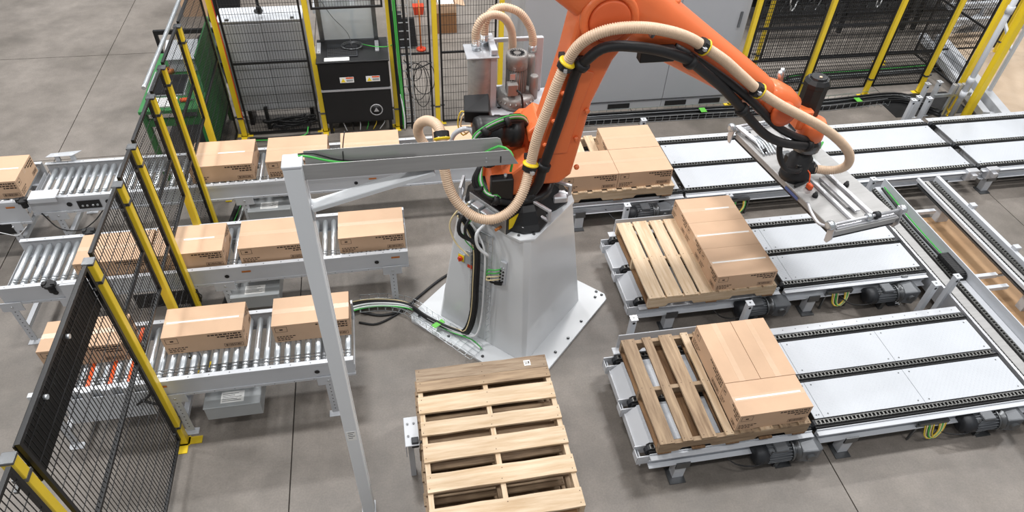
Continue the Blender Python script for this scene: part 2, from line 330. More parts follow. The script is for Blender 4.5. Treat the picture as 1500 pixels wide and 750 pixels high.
def pallet(x0, y0, z0, lx, ly, boards, along, mats, label, low='woodlow', smat='wood', group='wooden pallets', bottoms=3):
    """boards: list of (start, width) across the pallet; along: direction the deck boards run"""
    t = thing('pallet', label, 'pallet', (x0 + lx / 2, y0 + ly / 2, z0), group)
    th = .018
    for i, bd in enumerate(boards):
        s_, wd = bd[0], bd[1]; mt = mats[i % len(mats)]
        lift = bd[2] if len(bd) > 2 else 0
        if along == 'y': plank(t, ly, wd, th, (-lx / 2 + s_ + wd / 2, random.uniform(-.004, .004), .126 + th / 2 - .004 + lift), 'y', mt)
        else: plank(t, lx, wd, th, (random.uniform(-.004, .004), ly / 2 - s_ - wd / 2, .126 + th / 2 - .004 + lift), 'x', mt)
    for k in (-1, 0, 1):
        if along == 'y': stringer(t, lx, (0, k * (ly / 2 - .02), .016 + .053), 'x', smat, ht=.106)
        else: stringer(t, ly, (k * (lx / 2 - .02), 0, .016 + .053), 'y', smat, ht=.106)
    for k in range(bottoms):
        f = -1 + 2 * k / (bottoms - 1)
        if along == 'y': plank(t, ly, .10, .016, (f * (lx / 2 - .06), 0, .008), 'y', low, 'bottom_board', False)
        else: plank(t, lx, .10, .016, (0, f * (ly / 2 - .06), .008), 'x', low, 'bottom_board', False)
    return t
pallet(1.70, 2.40, .332, 1.2, .985, [(0, .115), (.18, .078), (.325, .118), (.515, .06, .004), (.63, .11), (.79, .1), (.95, .09), (1.1, .1)], 'y', ['woodold', 'woodold', 'woodold', 'wood', 'woodold', 'wood', 'woodold'],
       'weathered pallet with uneven grey-brown boards under the front right cartons', smat='woodold', group='pallets on the right conveyors', bottoms=5)
pallet(2.09, 3.80, .332, 1.22, 1.02, [(0, .145), (.165, .145), (.335, .122), (.478, .14), (.65, .13), (.8, .12), (.94, .12), (1.08, .13)], 'y', ['wood'],
       'clean light pallet with wide boards under the row of three middle cartons', group='pallets on the right conveyors', smat='wood')
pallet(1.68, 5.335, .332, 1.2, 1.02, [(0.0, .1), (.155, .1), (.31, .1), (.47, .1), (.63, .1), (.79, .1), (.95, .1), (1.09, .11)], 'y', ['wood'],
       'light pallet under the rear cartons behind the orange robot arm', group='pallets on the right conveyors')
# the stack of empty pallets in front of the robot
bt = [(0, .112), (.114, .088), (.25, .142), (.465, .108), (.64, .138), (.868, .13), (1.11, .135)]
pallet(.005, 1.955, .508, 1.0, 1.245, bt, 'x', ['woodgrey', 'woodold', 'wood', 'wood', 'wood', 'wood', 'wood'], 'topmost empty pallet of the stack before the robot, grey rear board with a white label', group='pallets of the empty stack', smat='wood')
pallet(-.01, 1.96, .366, 1.0, 1.24, [(0, .13), (.18, .09), (.33, .09), (.5, .09), (.67, .09), (.85, .09), (1.1, .13)], 'x', ['woodold'], 'second pallet from the top of the empty stack before the robot', group='pallets of the empty stack', smat='woodold', low='woodold')
pallet(-.02, 1.965, .224, 1.0, 1.24, [(0, .13), (.18, .09), (.33, .09), (.5, .09), (.67, .09), (.85, .09), (1.1, .13)], 'x', ['woodold'], 'third pallet from the top of the empty stack before the robot', group='pallets of the empty stack', smat='woodold', low='woodold')
pallet(-.005, 1.95, .082, 1.0, 1.24, [(0, .13), (.18, .09), (.33, .09), (.5, .09), (.67, .09), (.85, .09), (1.1, .13)], 'x', ['woodold'], 'bottom pallet of the empty stack before the robot', group='pallets of the empty stack', smat='woodold', low='woodold')
b = MB(); b.box(.06, .94, 2.1, 2.16, 0, .08); b.box(.06, .94, 2.95, 3.01, 0, .08); b.box(.06, .12, 2.16, 2.95, .02, .08); b.box(.88, .94, 2.16, 2.95, .02, .08)
one('pallet_base_frame', 'white', b, 'low white steel base frame under the stack of empty pallets', 'frame', (.5, 2.55, 0))
t = thing('pallet_label', 'white bar code label on the grey rear board of the top pallet', 'label', (.86, 3.14, .65))
MB().box(.825, .875, 3.115, 3.165, .6495, .6505).build('sticker', 'paper', t)
pm = MB()
for k in range(4): pm.box(.833 + k * .006, .836 + k * .006, 3.125, 3.155, .6505, .6508)
pm.box(.858, .868, 3.13, 3.155, .6505, .6508); pm.build('bar_code', 'print', t)
# stop bracket left of the stack
t = thing('stop_bracket', 'white steel sensor bracket with two slots left of the pallet stack', 'bracket', (-.07, 2.75, 0))
MB().box(-.115, -.015, 2.62, 2.86, .545, .552).build('top_plate', 'white', t, .003)
MB().box(-.115, -.108, 2.62, 2.86, .42, .545).build('side_plate', 'white', t)
MB().box(-.10, -.06, 2.7, 2.76, 0, .545).build('upright', 'white', t)
MB().cyl((-.045, 2.80, .548), (-.045, 2.80, .56), .008, n=8).build('bolt', 'steel', t); MB().cyl((-.09, 2.80, .548), (-.09, 2.80, .56), .008, n=8).build('bolt', 'steel', t); MB().cyl((-.09, 2.70, .548), (-.09, 2.70, .56), .008, n=8).build('bolt', 'steel', t)
MB().box(-.07, -.02, 2.63, 2.68, .5, .57).build('sensor', 'motordark', t, .004)
MB().cyl((-.02, 2.67, .50), (0.002, 2.67, .50), .015, n=10).build('plunger', 'steel', t)

# ------------------------------------------------------------------ roller conveyors on the left
ROLL = {}
def roller_mesh(y0, y1):
    k = round(y1 - y0, 3)
    if k not in ROLL:
        L = k; pr = [(.006, 0), (.006, .012), (.017, .012), (.0185, .03), (.0235, .034), (.0235, .056), (.0195, .058), (.0195, .064), (.0235, .066), (.0235, .084), (.0195, .086), (.0195, .092), (.0235, .094), (.0235, L - .035), (.0185, L - .03), (.017, L - .012), (.006, L - .012), (.006, L)]
        b = MB().lathe(pr, (0, 0, 0), (0, 1, 0), 12); me = bpy.data.meshes.new('roller'); me.from_pydata(b.v, [], b.f); me.polygons.foreach_set('use_smooth', b.sm); me.materials.append(M_['galv']); me.update(); ROLL[k] = me
    return ROLL[k]
def leg(t, x, y, top, z0=0.0, side=-1, mt='white'):
    b = MB(); b.box(x - .03, x + .03, y - .005, y + .001, z0 + .03, top); b.box(x - .03, x - .025, y, y + .035 * -side, z0 + .03, top) if side < 0 else b.box(x - .03, x - .025, y - .035, y, z0 + .03, top)
    lg = b.build('leg', mt, t)
    MB().box(x - .085, x + .085, y - .008, y + .002, top - .09, top + .01).build('head_plate', mt, lg, .002)
    MB().box(x - .055, x + .055, y - .03, y + .03, z0, z0 + .006).build('foot_plate', mt, lg)
    h = MB()
    for k in range(int((top - z0 - .1) / .045)): h.cyl((x, y - .0055, z0 + .08 + k * .045), (x, y - .0045, z0 + .08 + k * .045), .0055, n=6)
    h.build('adjusting_holes', 'rubber', lg, kind='stuff')
    MB().cyl((x, y - .012, top - .04), (x, y, top - .04), .011, n=6).build('bolt', 'galv', lg)
    return lg
def roller_conveyor(x0, x1, y0, y1, label, legs, pitch=.076, skip=(), rail_z=(.475, .662), start=None):
    t = thing('roller_conveyor', label, 'conveyor', ((x0 + x1) / 2, (y0 + y1) / 2, 0), 'roller conveyors'); zb, zt = rail_z
    for nm, ya, sg in (('near', y0, 1), ('far', y1, -1)):
        th = .004 * sg; b = MB()
        def yb(a, c): return (min(a, c), max(a, c))
        b.box(x0, x1, *yb(ya, ya + th), zb, zt); b.box(x0, x1, *yb(ya + th, ya + .034 * sg), zt - .004, zt); b.box(x0, x1, *yb(ya + th, ya + .034 * sg), zb, zb + .004)
        b.box(x0, x1, *yb(ya - .007 * sg, ya), zb, zb + .022); b.box(x0, x1, *yb(ya - .004 * sg, ya), zt - .03, zt)
        rl = b.build('side_rail', 'white', t)
        h = MB(); x = x0 + .06
        while x < x1 - .03:
            h.cyl((x, ya + .014 * sg, zt - .002), (x, ya + .014 * sg, zt + .002), .0045, n=6)
            if sg > 0: h.cyl((x, y0 - .0075, zb + .011), (x, y0 - .006, zb + .011), .004, n=6)
            x += .145
        h.build('rivets', 'steel', rl, kind='stuff')
        if sg > 0:
            for hx in (x1 - .28, x1 - 1.55):
                MB().cyl((hx, y0 - .0055, .565), (hx, y0 - .003, .565), .019, n=14).build('port_cap', 'rubber', rl)
                MB().box(hx + .13, hx + .205, y0 - .0055, y0 - .0035, .595, .612).build('rating_plate', 'brass', rl)
    me = roller_mesh(y0 + .035, y1 - .035); x = start if start is not None else x1 - .04
    while x > x0 + .03:
        o = place('roller', me, t); o.location = (x - (x0 + x1) / 2, y0 + .035 - (y0 + y1) / 2, .617); x -= pitch
    bl = MB()
    x = x1 - .04
    while x - pitch > x0 + .03:
        for oy in (.061, .089):
            for zz in (.0195, -.0195): bl.bar((x, y0 + .035 + oy, .617 + zz), (x - pitch, y0 + .035 + oy, .617 + zz), .003, .003)
        x -= pitch
    bl.build('drive_belts', 'steel', t, kind='stuff')
    for xx in (x0 + .25, (x0 + x1) / 2, x1 - .25): MB().box(xx - .02, xx + .02, y0 + .03, y1 - .03, .49, .53).build('cross_member', 'white', t)
    for lx, s in legs:
        l = leg(t, lx, y0 - .006 if s < 0 else y1 + .006, zb + .02, 0, s)
    xs = sorted(set(l[0] for l in legs))
    for lx in xs: MB().box(lx - .02, lx + .02, y0, y1, .16, .2).build('leg_brace', 'white', t)
    for ex in (x0, x1):
        MB().box(ex - .004 if ex == x1 else ex, ex if ex == x1 else ex + .004, y0 + .034, y1 - .034, .49, .56).build('end_plate', 'white', t)
    return t
c1 = roller_conveyor(-2.71, -.45, 3.36, 3.97, 'front roller conveyor with white rails passing under the black sheet fence panel', [(-.66, -1), (-.66, 1), (-1.78, -1), (-1.78, 1), (-2.62, -1), (-2.62, 1)])
c2 = roller_conveyor(-3.28, .04, 4.50, 5.11, 'middle roller conveyor with white rails reaching the robot pedestal', [(-.11, -1), (-.11, 1), (-1.55, -1), (-1.55, 1), (-2.78, -1), (-2.78, 1), (-3.24, -1), (-3.24, 1)])
c3 = roller_conveyor(-3.40, 1.15, 5.68, 6.27, 'rear roller conveyor with white rails running behind the steel cable tray', [(.9, -1), (.9, 1), (-1.5, -1), (-1.5, 1), (-3.2, -1), (-3.2, 1)])
c4 = roller_conveyor(-5.6, -3.44, 5.66, 6.29, 'short infeed roller conveyor at the left picture edge with deep white side', [(-3.62, -1), (-3.62, 1), (-5.3, -1), (-5.3, 1)], rail_z=(.40, .662))
# details on the left conveyors
for x, y, t in ((-3.42, 5.655, c4), (-2.87, 4.485, c2), (-2.72, 5.125, c2)):
    k = MB(); k.cyl((x, y, .66), (x, y, .69), .045, n=8); k.cyl((x, y, .60), (x, y, .66), .028, n=8); k.box(x - .05, x - .02, y - .02, y + .02, .665, .70); k.box(x + .02, x + .05, y - .02, y + .02, .665, .70)
    k.build('photo_sensor', 'rubber', t)
g = MB(); g.add([(-3.36, 5.62, .70), (-3.12, 5.62, .70), (-3.10, 5.72, .725), (-3.34, 5.72, .725), (-3.36, 5.62, .706), (-3.12, 5.62, .706), (-3.10, 5.72, .731), (-3.34, 5.72, .731)], [(0, 3, 2, 1), (4, 5, 6, 7), (0, 1, 5, 4), (1, 2, 6, 5), (2, 3, 7, 6), (3, 0, 4, 7)]); g.box(-3.36, -3.12, 5.62, 5.626, .655, .70); g.build('guide_flap', 'white', c3, .002)
g = MB(); g.add([(-3.36, 6.24, .74), (-3.12, 6.24, .74), (-3.08, 6.38, .70), (-3.36, 6.36, .70), (-3.36, 6.24, .746), (-3.12, 6.24, .746), (-3.08, 6.38, .706), (-3.36, 6.36, .706)], [(0, 3, 2, 1), (4, 5, 6, 7), (0, 1, 5, 4), (1, 2, 6, 5), (2, 3, 7, 6), (3, 0, 4, 7)]); g.box(-3.3, -3.26, 6.27, 6.3, .655, .735); g.box(-3.16, -3.12, 6.27, 6.3, .655, .735); g.build('guide_flap', 'white', c3, .002)
MB().box(-2.99, -2.79, 5.672, 5.677, .515, .605).build('connector_cutout', 'rubber', c3)
for hx in (-3.06, -2.72, -2.63): MB().cyl((hx, 5.672, .575), (hx, 5.678, .575), .024, n=12).build('port_cap', 'rubber', c3)
for hx in (-2.95, -2.91, -2.86, -2.82): MB().cyl((hx, 5.666, .55), (hx, 5.672, .55), .011, n=8).build('connector', 'galv', c3)
MB().box(-4.6, -3.62, 5.645, 5.66, .30, .42).build('drive_tray', 'rubber', c4)
MB().tube([(-3.9, 5.64, .42), (-3.7, 5.62, .33), (-3.6, 5.62, .30), (-3.5, 5.64, .38)], .004, 6).build('cable', 'whitecable', c4)
MB().tube([(-3.33, 5.67, .50), (-3.22, 5.62, .34), (-3.05, 5.62, .30), (-2.9, 5.64, .38), (-2.8, 5.7, .47)], .006, 6).build('cable', 'rubber', c3)
MB().box(-2.80, -2.55, 4.478, 4.494, .46, .66).build('side_cover', 'white', c2)
MB().cyl((-2.86, 4.484, .575), (-2.86, 4.492, .575), .022, n=12).build('port_cap', 'rubber', c2)
MB().box(-2.3, -1.78, 4.478, 4.494, .30, .455).build('drive_tray', 'rubber', c2)
for hx in (-2.22, -1.92):
    MB().tube([(hx, 4.47, .36), (hx + .05, 4.462, .44), (hx + .13, 4.462, .45), (hx + .16, 4.47, .38), (hx + .1, 4.466, .32), (hx, 4.47, .36)], .005, 6).build('cable_loop', 'rubber', c2)
# slotted pop-up transfer plate and orange belts on the front conveyor
sp = MB()
xs = [-2.5, -2.43, -2.36, -2.29, -2.22, -2.15, -2.08, -2.01, -1.94]
sp.add([(-2.5, 3.335, .60), (-1.92, 3.335, .60), (-1.92, 3.30, .36), (-2.5, 3.30, .36), (-2.5, 3.345, .60), (-1.92, 3.345, .60), (-1.92, 3.31, .36), (-2.5, 3.31, .36)], [(0, 3, 2, 1), (4, 5, 6, 7), (0, 1, 5, 4), (1, 2, 6, 5), (2, 3, 7, 6), (3, 0, 4, 7)])
for i in range(0, 8, 2): sp.box(xs[i], xs[i + 1], 3.335, 3.362, .60, .668)
sp.build('transfer_plate', 'white', c1, .003)
for bx in (-2.335, -2.185, -2.055):
    MB().box(bx - .012, bx + .012, 3.40, 3.93, .632, .643).build('transfer_belt', 'orangebelt', c1)
for sx_, sz in ((-2.38, .52), (-2.2, .47), (-2.05, .52)): MB().box(sx_ - .03, sx_ + .03, 3.312 + (sz - .36) * .14, 3.33 + (sz - .36) * .14, sz - .008, sz + .008).build('slot', 'brass' if sx_ == -2.2 else 'rubber', c1)
MB().tube([(-1.98, 3.30, .55), (-1.86, 3.27, .52), (-1.80, 3.27, .60), (-1.86, 3.29, .66), (-1.92, 3.30, .58), (-2.02, 3.30, .50)], .01, 6).build('cable_loop', 'rubber', c1)
# grey control enclosures under the conveyors
for x, y, lb in ((-1.60, 3.30, 'front'), (-1.53, 4.44, 'middle'), (-1.49, 5.62, 'rear')):
    t = thing('control_box', 'grey sheet metal control box hanging under the %s roller conveyor' % lb, 'control box', (x + .2, y + .2, .2), 'control boxes under the roller conveyors')
    MB().box(x, x + .41, y, y + .42, .20, .34).build('enclosure', 'boxgrey', t, .004)
    MB().box(x - .004, x + .414, y - .004, y + .424, .34, .352).build('lid', 'boxgrey', t, .003)
    for hx in (x + .06, x + .35): MB().box(hx - .015, hx + .015, y + .2, y + .24, .352, .48).build('hanger', 'white', t)
    pl = MB().box(x + .12, x + .29, y + .03, y + .13, .352, .3526).build('label_sheet', 'paper', t)
    k = MB()
    for r in range(5): k.box(x + .13, x + .13 + (.14, .11, .14, .09, .12)[r], y + .045 + r * .016, y + .05 + r * .016, .3526, .3529)
    k.build('print', 'steel', pl, kind='stuff')
for x, y, lb in ((-1.78, 4.75, 'middle'), (-1.86, 5.9, 'rear')):
    k = thing('motor_drum', 'dark ribbed drive hose under the %s roller conveyor near the fence' % lb, 'cable duct', (x, y, 0))
    MB().tube([(x + .02, y - .35, .03), (x + .1, y - .1, .03), (x + .16, y + .3, .03)], .03, 10).build('duct', 'rubber', k)
    MB().tube([(x + .10, y - .35, .02), (x + .17, y - .1, .02), (x + .22, y + .3, .02)], .018, 8).build('pipe', 'galv', k)
    MB().tube([(x + .08, y - .3, .06), (x + .14, y - .1, .06), (x + .2, y + .25, .06)], .005, 6).build('cable', 'greencable', k)

# ------------------------------------------------------------------ safety fences
def post(x, y, label, h=2.0, group='yellow fence posts', cap=True, flange=(1, 0), w=.058, bands=(.22, 1.80), armdir='y'):
    t = thing('fence_post', label, 'post', (x, y, 0), group); a = w / 2
    MB().box(x - a, x + a, y - a, y + a, .006, h).build('tube', 'yellow', t, .004)
    fx, fy = flange
    b = MB(); b.box(x - a - .012, x + a + .012, y - a - .012, y + a + .012, 0, .008)
    if fx: b.box(min(x, x + fx * .13), max(x, x + fx * .13), y - .032, y + .032, 0, .008); b.box(x - .032, x + .032, y - .11, y, 0, .008)
    if fy: b.box(x - .032, x + .032, min(y, y + fy * .12), max(y, y + fy * .12), 0, .008); b.box(x - .1, x + .1, y - .032, y + .032, 0, .008)
    ft = b.build('foot_plate', 'yellow', t)
    if cap: MB().box(x - a - .004, x + a + .004, y - a - .004, y + a + .004, h, h + .018).build('cap', 'steel', t, .003)
    for z in bands:
        b = MB(); e = a + .004; b.box(x - e, x + e, y - e, y + e, z, z + .022)
        if armdir == 'y': b.box(x - .008, x + .008, y - .09, y + .09, z + .002, z + .02)
        else: b.box(x - .09, x + .09, y - .008, y + .008, z + .002, z + .02)
        b.build('clip', 'steel', t)
    return t
def panel(axis, c, a0, a1, z0, z1, label, rails=(), group='black mesh fence panels', wire=.03, hw=.11, th=.0037, fr=.022):
    def bx(b, u0, u1, v0, v1, t0, t1):
        return b.box(c + t0, c + t1, u0, u1, v0, v1) if axis == 'x' else b.box(u0, u1, c + t0, c + t1, v0, v1)
    mid = (a0 + a1) / 2
    t = thing('wire_fence', label, 'fence', (c, mid, z0) if axis == 'x' else (mid, c, z0), group); f = fr; d = f / 2
    for u0, u1, v0, v1, nm in ((a0, a0 + f, z0, z1, 'frame_upright'), (a1 - f, a1, z0, z1, 'frame_upright'), (a0 + f, a1 - f, z0, z0 + f, 'frame_rail'), (a0 + f, a1 - f, z1 - f, z1, 'frame_rail')):
        bx(MB(), u0, u1, v0, v1, -d, d).build(nm, 'black', t)
    for z in rails: bx(MB(), a0 + f, a1 - f, z - d, z + d, -d, d).build('middle_rail', 'black', t)
    b = MB(); n = int((a1 - a0 - 2 * f) / wire); h = th / 2
    for i in range(1, n):
        u = a0 + f + (a1 - a0 - 2 * f) * i / n; bx(b, u - h, u + h, z0 + f, z1 - f, -h, h)
    z = z0 + f + hw / 2
    while z < z1 - f: bx(b, a0 + f, a1 - f, z - h, z + h, h, 3 * h); z += hw
    b.build('wire_mesh', 'black', t, kind='stuff'); return t
XF = -1.82
LP = [(1.98, 'nearest yellow fence post at the lower left corner of the picture'), (3.27, 'yellow fence post with its splayed foot visible before the front roller conveyor'), (4.01, 'yellow fence post just behind the front roller conveyor'),
      (4.45, 'yellow fence post just before the middle roller conveyor'), (5.13, 'yellow fence post just behind the middle roller conveyor'), (5.60, 'yellow fence post just before the rear roller conveyor'), (6.37, 'rearmost yellow post of the left fence, behind the rear roller conveyor')]
for y, lb in LP: post(XF if y > 2 else XF - .03, y, lb, 1.95, 'yellow posts of the left fence')
e = .055
panel('x', XF, 1.98 + e, 3.27 - e, .12, 1.98, 'large mesh panel at lower left carrying the black sheet', (1.07,), 'mesh panels of the left fence', hw=.13)
panel('x', XF, -.3, 1.98 - e, .12, 1.98, 'mesh panel cut by the lower left picture corner', (1.07,), 'mesh panels of the left fence', hw=.13)
panel('x', XF, 3.27 + e, 4.01 - e, 1.02, 1.98, 'short mesh panel above the front roller conveyor', (1.41,), 'mesh panels of the left fence')
panel('x', XF, 4.01 + e, 4.45 - e, .12, 1.98, 'narrow full-height mesh panel between front and middle conveyors', (1.07,), 'mesh panels of the left fence')
panel('x', XF, 4.45 + e, 5.13 - e, 1.02, 1.98, 'short mesh panel above the middle roller conveyor', (1.41,), 'mesh panels of the left fence')
panel('x', XF, 5.13 + e, 5.60 - e, .12, 1.98, 'narrow full-height mesh panel between middle and rear conveyors', (1.07,), 'mesh panels of the left fence')
panel('x', XF, 5.60 + e, 6.37 - e, 1.02, 1.98, 'short mesh panel above the rear roller conveyor', (1.41,), 'mesh panels of the left fence')
panel('x', XF, 6.37 + e, 7.5 - e, .12, 1.98, 'mesh panel between the rear conveyor and the back fence corner', (1.07,), 'mesh panels of the left fence')
MB_ = MB().tube([(XF - .05, 5.2, 2.0), (XF - .045, 6.3, 2.0), (XF - .05, 7.5, 2.0)], .018, 8)
one('conduit', 'galv', MB_, 'grey pipe running along the top of the rear left fence', 'pipe', (XF, 6.3, 2.0))
t = thing('black_sheet', 'black plastic sheet bolted over the top of the large lower left mesh panel', 'sheet', (XF - .03, 2.6, 1.3))
MB().box(XF - .022, XF - .015, 2.03, 3.19, 1.66, 1.97).build('sheet', 'blacksheet', t)
MB().box(XF - .028, XF - .022, 2.03, 3.19, 1.66, 1.69).build('lower_strip', 'blacksheet', t)
for y in (2.33, 2.72):
    MB().cyl((XF + .012, y, 1.93), (XF + .03, y, 1.93), .014, n=8).build('bolt', 'galv', t)
BY = 7.55
for x, lb in ((-1.77, 'yellow back fence post at the corner left of the grey cabinet, with black wires'), (-.80, 'yellow back fence post left of the black computer cabinet'), (.09, 'yellow back fence post right of the black computer cabinet'), (.60, 'yellow back fence post left of the stainless filter canister'),
              (1.38, 'yellow back fence post behind the vacuum blower'), (4.60, 'yellow back fence post at the right edge of the large grey cabinet'), (5.62, 'yellow back fence post directly above the black wrist motor'), (6.62, 'yellow back fence post in the middle of the right mesh'), (7.48, 'yellow back fence post beside the corner of the cable tray')):
    post(x, BY, lb, 2.1, 'yellow posts of the back fence', flange=(0, -1), armdir='x', bands=(.25, 1.9))
G = 'mesh panels of the back fence'
panel('y', BY, -1.77 + e, -.80 - e, .02, 2.1, 'back mesh panel before the pale grey cabinet', (.95,), G)
panel('y', BY, -.80 + e, .09 - e, 1.55, 2.1, 'high mesh panel above the black computer cabinet', (), G)
panel('y', BY, .09 + e, .60 - e, .02, 2.1, 'narrow back mesh panel with hanging black cable loops', (.97,), G)
panel('y', BY, .60 + e, 1.38 - e, .02, 2.1, 'back mesh panel behind the stainless canister', (.97,), G)
panel('y', BY, 4.60 + e, 5.62 - e, .14, 2.1, 'back mesh panel right of the large grey cabinet', (1.07, .62), G, .028, .05, .0055)
panel('y', BY, 5.62 + e, 6.62 - e, .14, 2.1, 'back mesh panel above the black wrist motor', (1.07, .62), G, .028, .05, .0055)
panel('y', BY, 6.62 + e, 7.48 - e, .14, 2.1, 'rightmost back mesh panel before the cable tray corner', (1.07, .62), G, .028, .05, .0055)
for x, lb in ((5.35, 'thin yellow post of the second fence behind the robot wrist'), (7.42, 'thin yellow post of the second fence before the dark machines'), (9.4, 'thin yellow post of the second fence at the far right')):
    post(x, 8.45, lb, 2.1, 'posts of the second fence', flange=(0, -1), armdir='x', w=.045)
for a, b_, lb in ((5.35, 7.42, 'mesh panel of the second fence before the black machines'), (7.42, 9.4, 'mesh panel of the second fence at the right')):
    panel('y', 8.45, a + e, b_ - e, .14, 2.1, lb, (1.1,), 'mesh panels of the second fence', .04, .12)
# red and black twisted wires on the back corner post
one('corner_wire', 'red', MB().tube([(-1.735, 7.51, .25), (-1.73, 7.51, 1.2), (-1.735, 7.51, 2.1)], .006, 6), 'thin red wire taped up the back corner fence post', 'wire', (-1.735, 7.51, 0.25))

# ------------------------------------------------------------------ chain conveyors on the right
CH = {}
def chain_mesh(L):
    k = round(L, 3)
    if k not in CH:
        b = MB(); p = .034; n = int(L / p)
        for i in range(n):
            x = -L / 2 + p * (i + .5)
            for s in (-1, 1): b.box(x - .015, x + .015, s * .017 - .003, s * .017 + .003, -.016, .004)
            b.lathe([(.0095, -.018), (.0095, .018)], (x - p / 2, 0, -.004), (0, 1, 0), 6)
        me = bpy.data.meshes.new('chain'); me.from_pydata(b.v, [], b.f); me.materials.append(M_['chain']); me.update(); CH[k] = me
    return CH[k]
def chain_conveyor(x0, x1, ys, label, legs, seams=(), nose=False, guide=None, z=.33, far_lip=True):
    yn, ym, yf = ys; cx, cy = (x0 + x1) / 2, ym
    t = thing('chain_conveyor', label, 'conveyor', (cx, cy, 0), 'pallet chain conveyors')
    for y in ys:
        MB().box(x0, x1, y - .036, y + .036, z - .07, z - .022).build('chain_bed', 'chainbed', t)
        ch = place('chain', chain_mesh(x1 - x0 - .04), t); ch.location = (0, y - cy, z - .004)
        for ex in (x0 + .02, x1 - .02):
            k = MB().lathe([(.012, -.03), (.012, -.02), (.045, -.018), (.045, .018), (.012, .02), (.012, .03)], (ex, y, z - .05), (0, 1, 0), 12, False); k.build('sprocket', 'motordark', t)
    for ya, yb_ in ((yn + .044, ym - .044), (ym + .044, yf - .044)):
        cuts = [x0 + .03] + list(seams) + [x1 - .01]
        for i in range(len(cuts) - 1):
            p = MB().box(cuts[i] + .002, cuts[i + 1] - .002, ya, yb_, z - .028, z - .02).build('tread_plate', 'tread', t)
            k = MB()
            for px in (cuts[i] + .05, cuts[i + 1] - .05):
                for py in (ya + .03, yb_ - .03): k.cyl((px, py, z - .021), (px, py, z - .0175), .007, n=6)
            k.build('screws', 'steel', p, kind='stuff')
    b = MB(); y = yn - .045
    b.box(x0, x1, y - .008, y, z - .15, z - .025); b.box(x0, x1, y - .05, y - .008, z - .045, z - .038); b.box(x0, x1, y - .055, y - .008, z - .15, z - .142); b.box(x0, x1, y - .02, y - .008, z - .105, z - .09)
    b.build('near_rail', 'white', t, .002)
    b = MB(); y = yf + .045
    b.box(x0, x1, y, y + .008, z - .17, z - .02); b.box(x0, x1, y + .008, y + .06, z - .17, z - .16); b.box(x0, x1, y + .008, y + .075, z - .03, z - .022)
    fr = b.build('far_rail', 'white', t, .002); k = MB(); x = x0 + .08
    while x < x1: k.cyl((x, y + .04, z - .0225), (x, y + .04, z - .0215), .006, n=6); x += .12
    k.build('rail_holes', 'steel', fr, kind='stuff')
    for lx in legs:
        for ly, s in ((yn - .112, 1), (yf + .03, 1)):
            l = MB().box(lx - .045, lx + .045, ly, ly + .08, .006, z - .15).build('leg', 'white', t, .004)
            MB().box(lx - .08, lx + .05, ly - .05, ly + .09, 0, .008).build('foot_plate', 'steel', l)
            MB().box(lx - .055, lx + .055, ly - .012, ly, z - .17, z - .10).build('clamp', 'steel', l)
    for xx in [x0 + .15, (x0 + x1) / 2, x1 - .15]: MB().box(xx - .03, xx + .03, yn - .04, yf + .04, z - .16, z - .08).build('cross_member', 'white', t)
    if nose:                                  # open left end: sprocket pockets between white nose plates
        for ya, yb_ in ((yn + .05, ym - .05), (ym + .05, yf - .05)):
            g = MB(); g.add([(x0 - .05, ya, z - .10), (x0 - .05, yb_, z - .10), (x0 + .035, yb_, z - .022), (x0 + .035, ya, z - .022), (x0 - .05, ya, z - .106), (x0 - .05, yb_, z - .106), (x0 + .035, yb_, z - .03), (x0 + .035, ya, z - .03)], [(0, 3, 2, 1), (4, 5, 6, 7), (0, 1, 5, 4), (1, 2, 6, 5), (2, 3, 7, 6), (3, 0, 4, 7)])
            g.build('nose_plate', 'white', t)
        for y in ys:
            k = MB()
            for s in (-1, 1): k.box(x0 - .085, x0 + .02, y + s * .045 - .004, y + s * .045 + .004, z - .15, z - .05)
            k.box(x0 - .085, x0 - .079, y - .045, y + .045, z - .15, z - .075); k.build('end_bracket', 'white', t)
        b = MB().box(x0 - .06, x0 - .05, yn - .05, yf + .05, z - .17, z - .10); b.build('end_beam', 'white', t)
    if guide:
        g0, g1 = guide
        MB().box(g0, g1, yf + .115, yf + .123, z - .04, z + .135).build('pallet_guide', 'white', t, .003)
        for gx_ in (g0 + .1, g1 - .1): MB().box(gx_ - .03, gx_ + .03, yf + .05, yf + .115, z - .04, z).build('guide_bracket', 'white', t)
    return t
YA, YB, YC = (2.475, 2.90, 3.325), (3.935, 4.36, 4.765), (5.425, 5.87, 6.33)
a1 = chain_conveyor(1.66, 2.98, YA, 'front pallet station conveyor with white nose plates under the weathered pallet', [1.92, 2.8], (2.95 - .6,), True, (1.70, 2.92))
a2 = chain_conveyor(3.02, 4.97, YA, 'front right chain conveyor deck with bright tread plates and three chains', [3.32, 4.6], (3.13, 4.03))
b1 = chain_conveyor(2.04, 3.42, YB, 'middle pallet station conveyor under the clean light pallet', [2.36, 3.15], (2.8,), True, (2.10, 3.36))
b2 = chain_conveyor(3.47, 4.97, YB, 'middle right chain conveyor deck beside the transfer track', [3.78, 4.7], (3.6,))
c_1 = chain_conveyor(1.60, 3.03, YC, 'rear pallet station conveyor behind the orange robot arm', [1.88, 2.8], (2.4,), True, (1.66, 2.95))
c_2 = chain_conveyor(3.06, 6.63, YC, 'long rear chain conveyor deck under the gripper', [3.6, 4.8, 6.2], (3.09, 4.85), far_lip=True)
c_3 = chain_conveyor(6.70, 9.6, YC, 'rear chain conveyor continuing off the right picture edge', [6.86, 8.2], (8.1,))
for t_, x in ((c_2, 6.55), (c_3, 6.82)):
    k = MB(); k.box(x - .07, x + .07, 5.30, 5.37, .20, .33); k.box(x - .03, x + .03, 5.26, 5.32, .24, .30); k.build('coupling_block', 'alu', t_, .004)
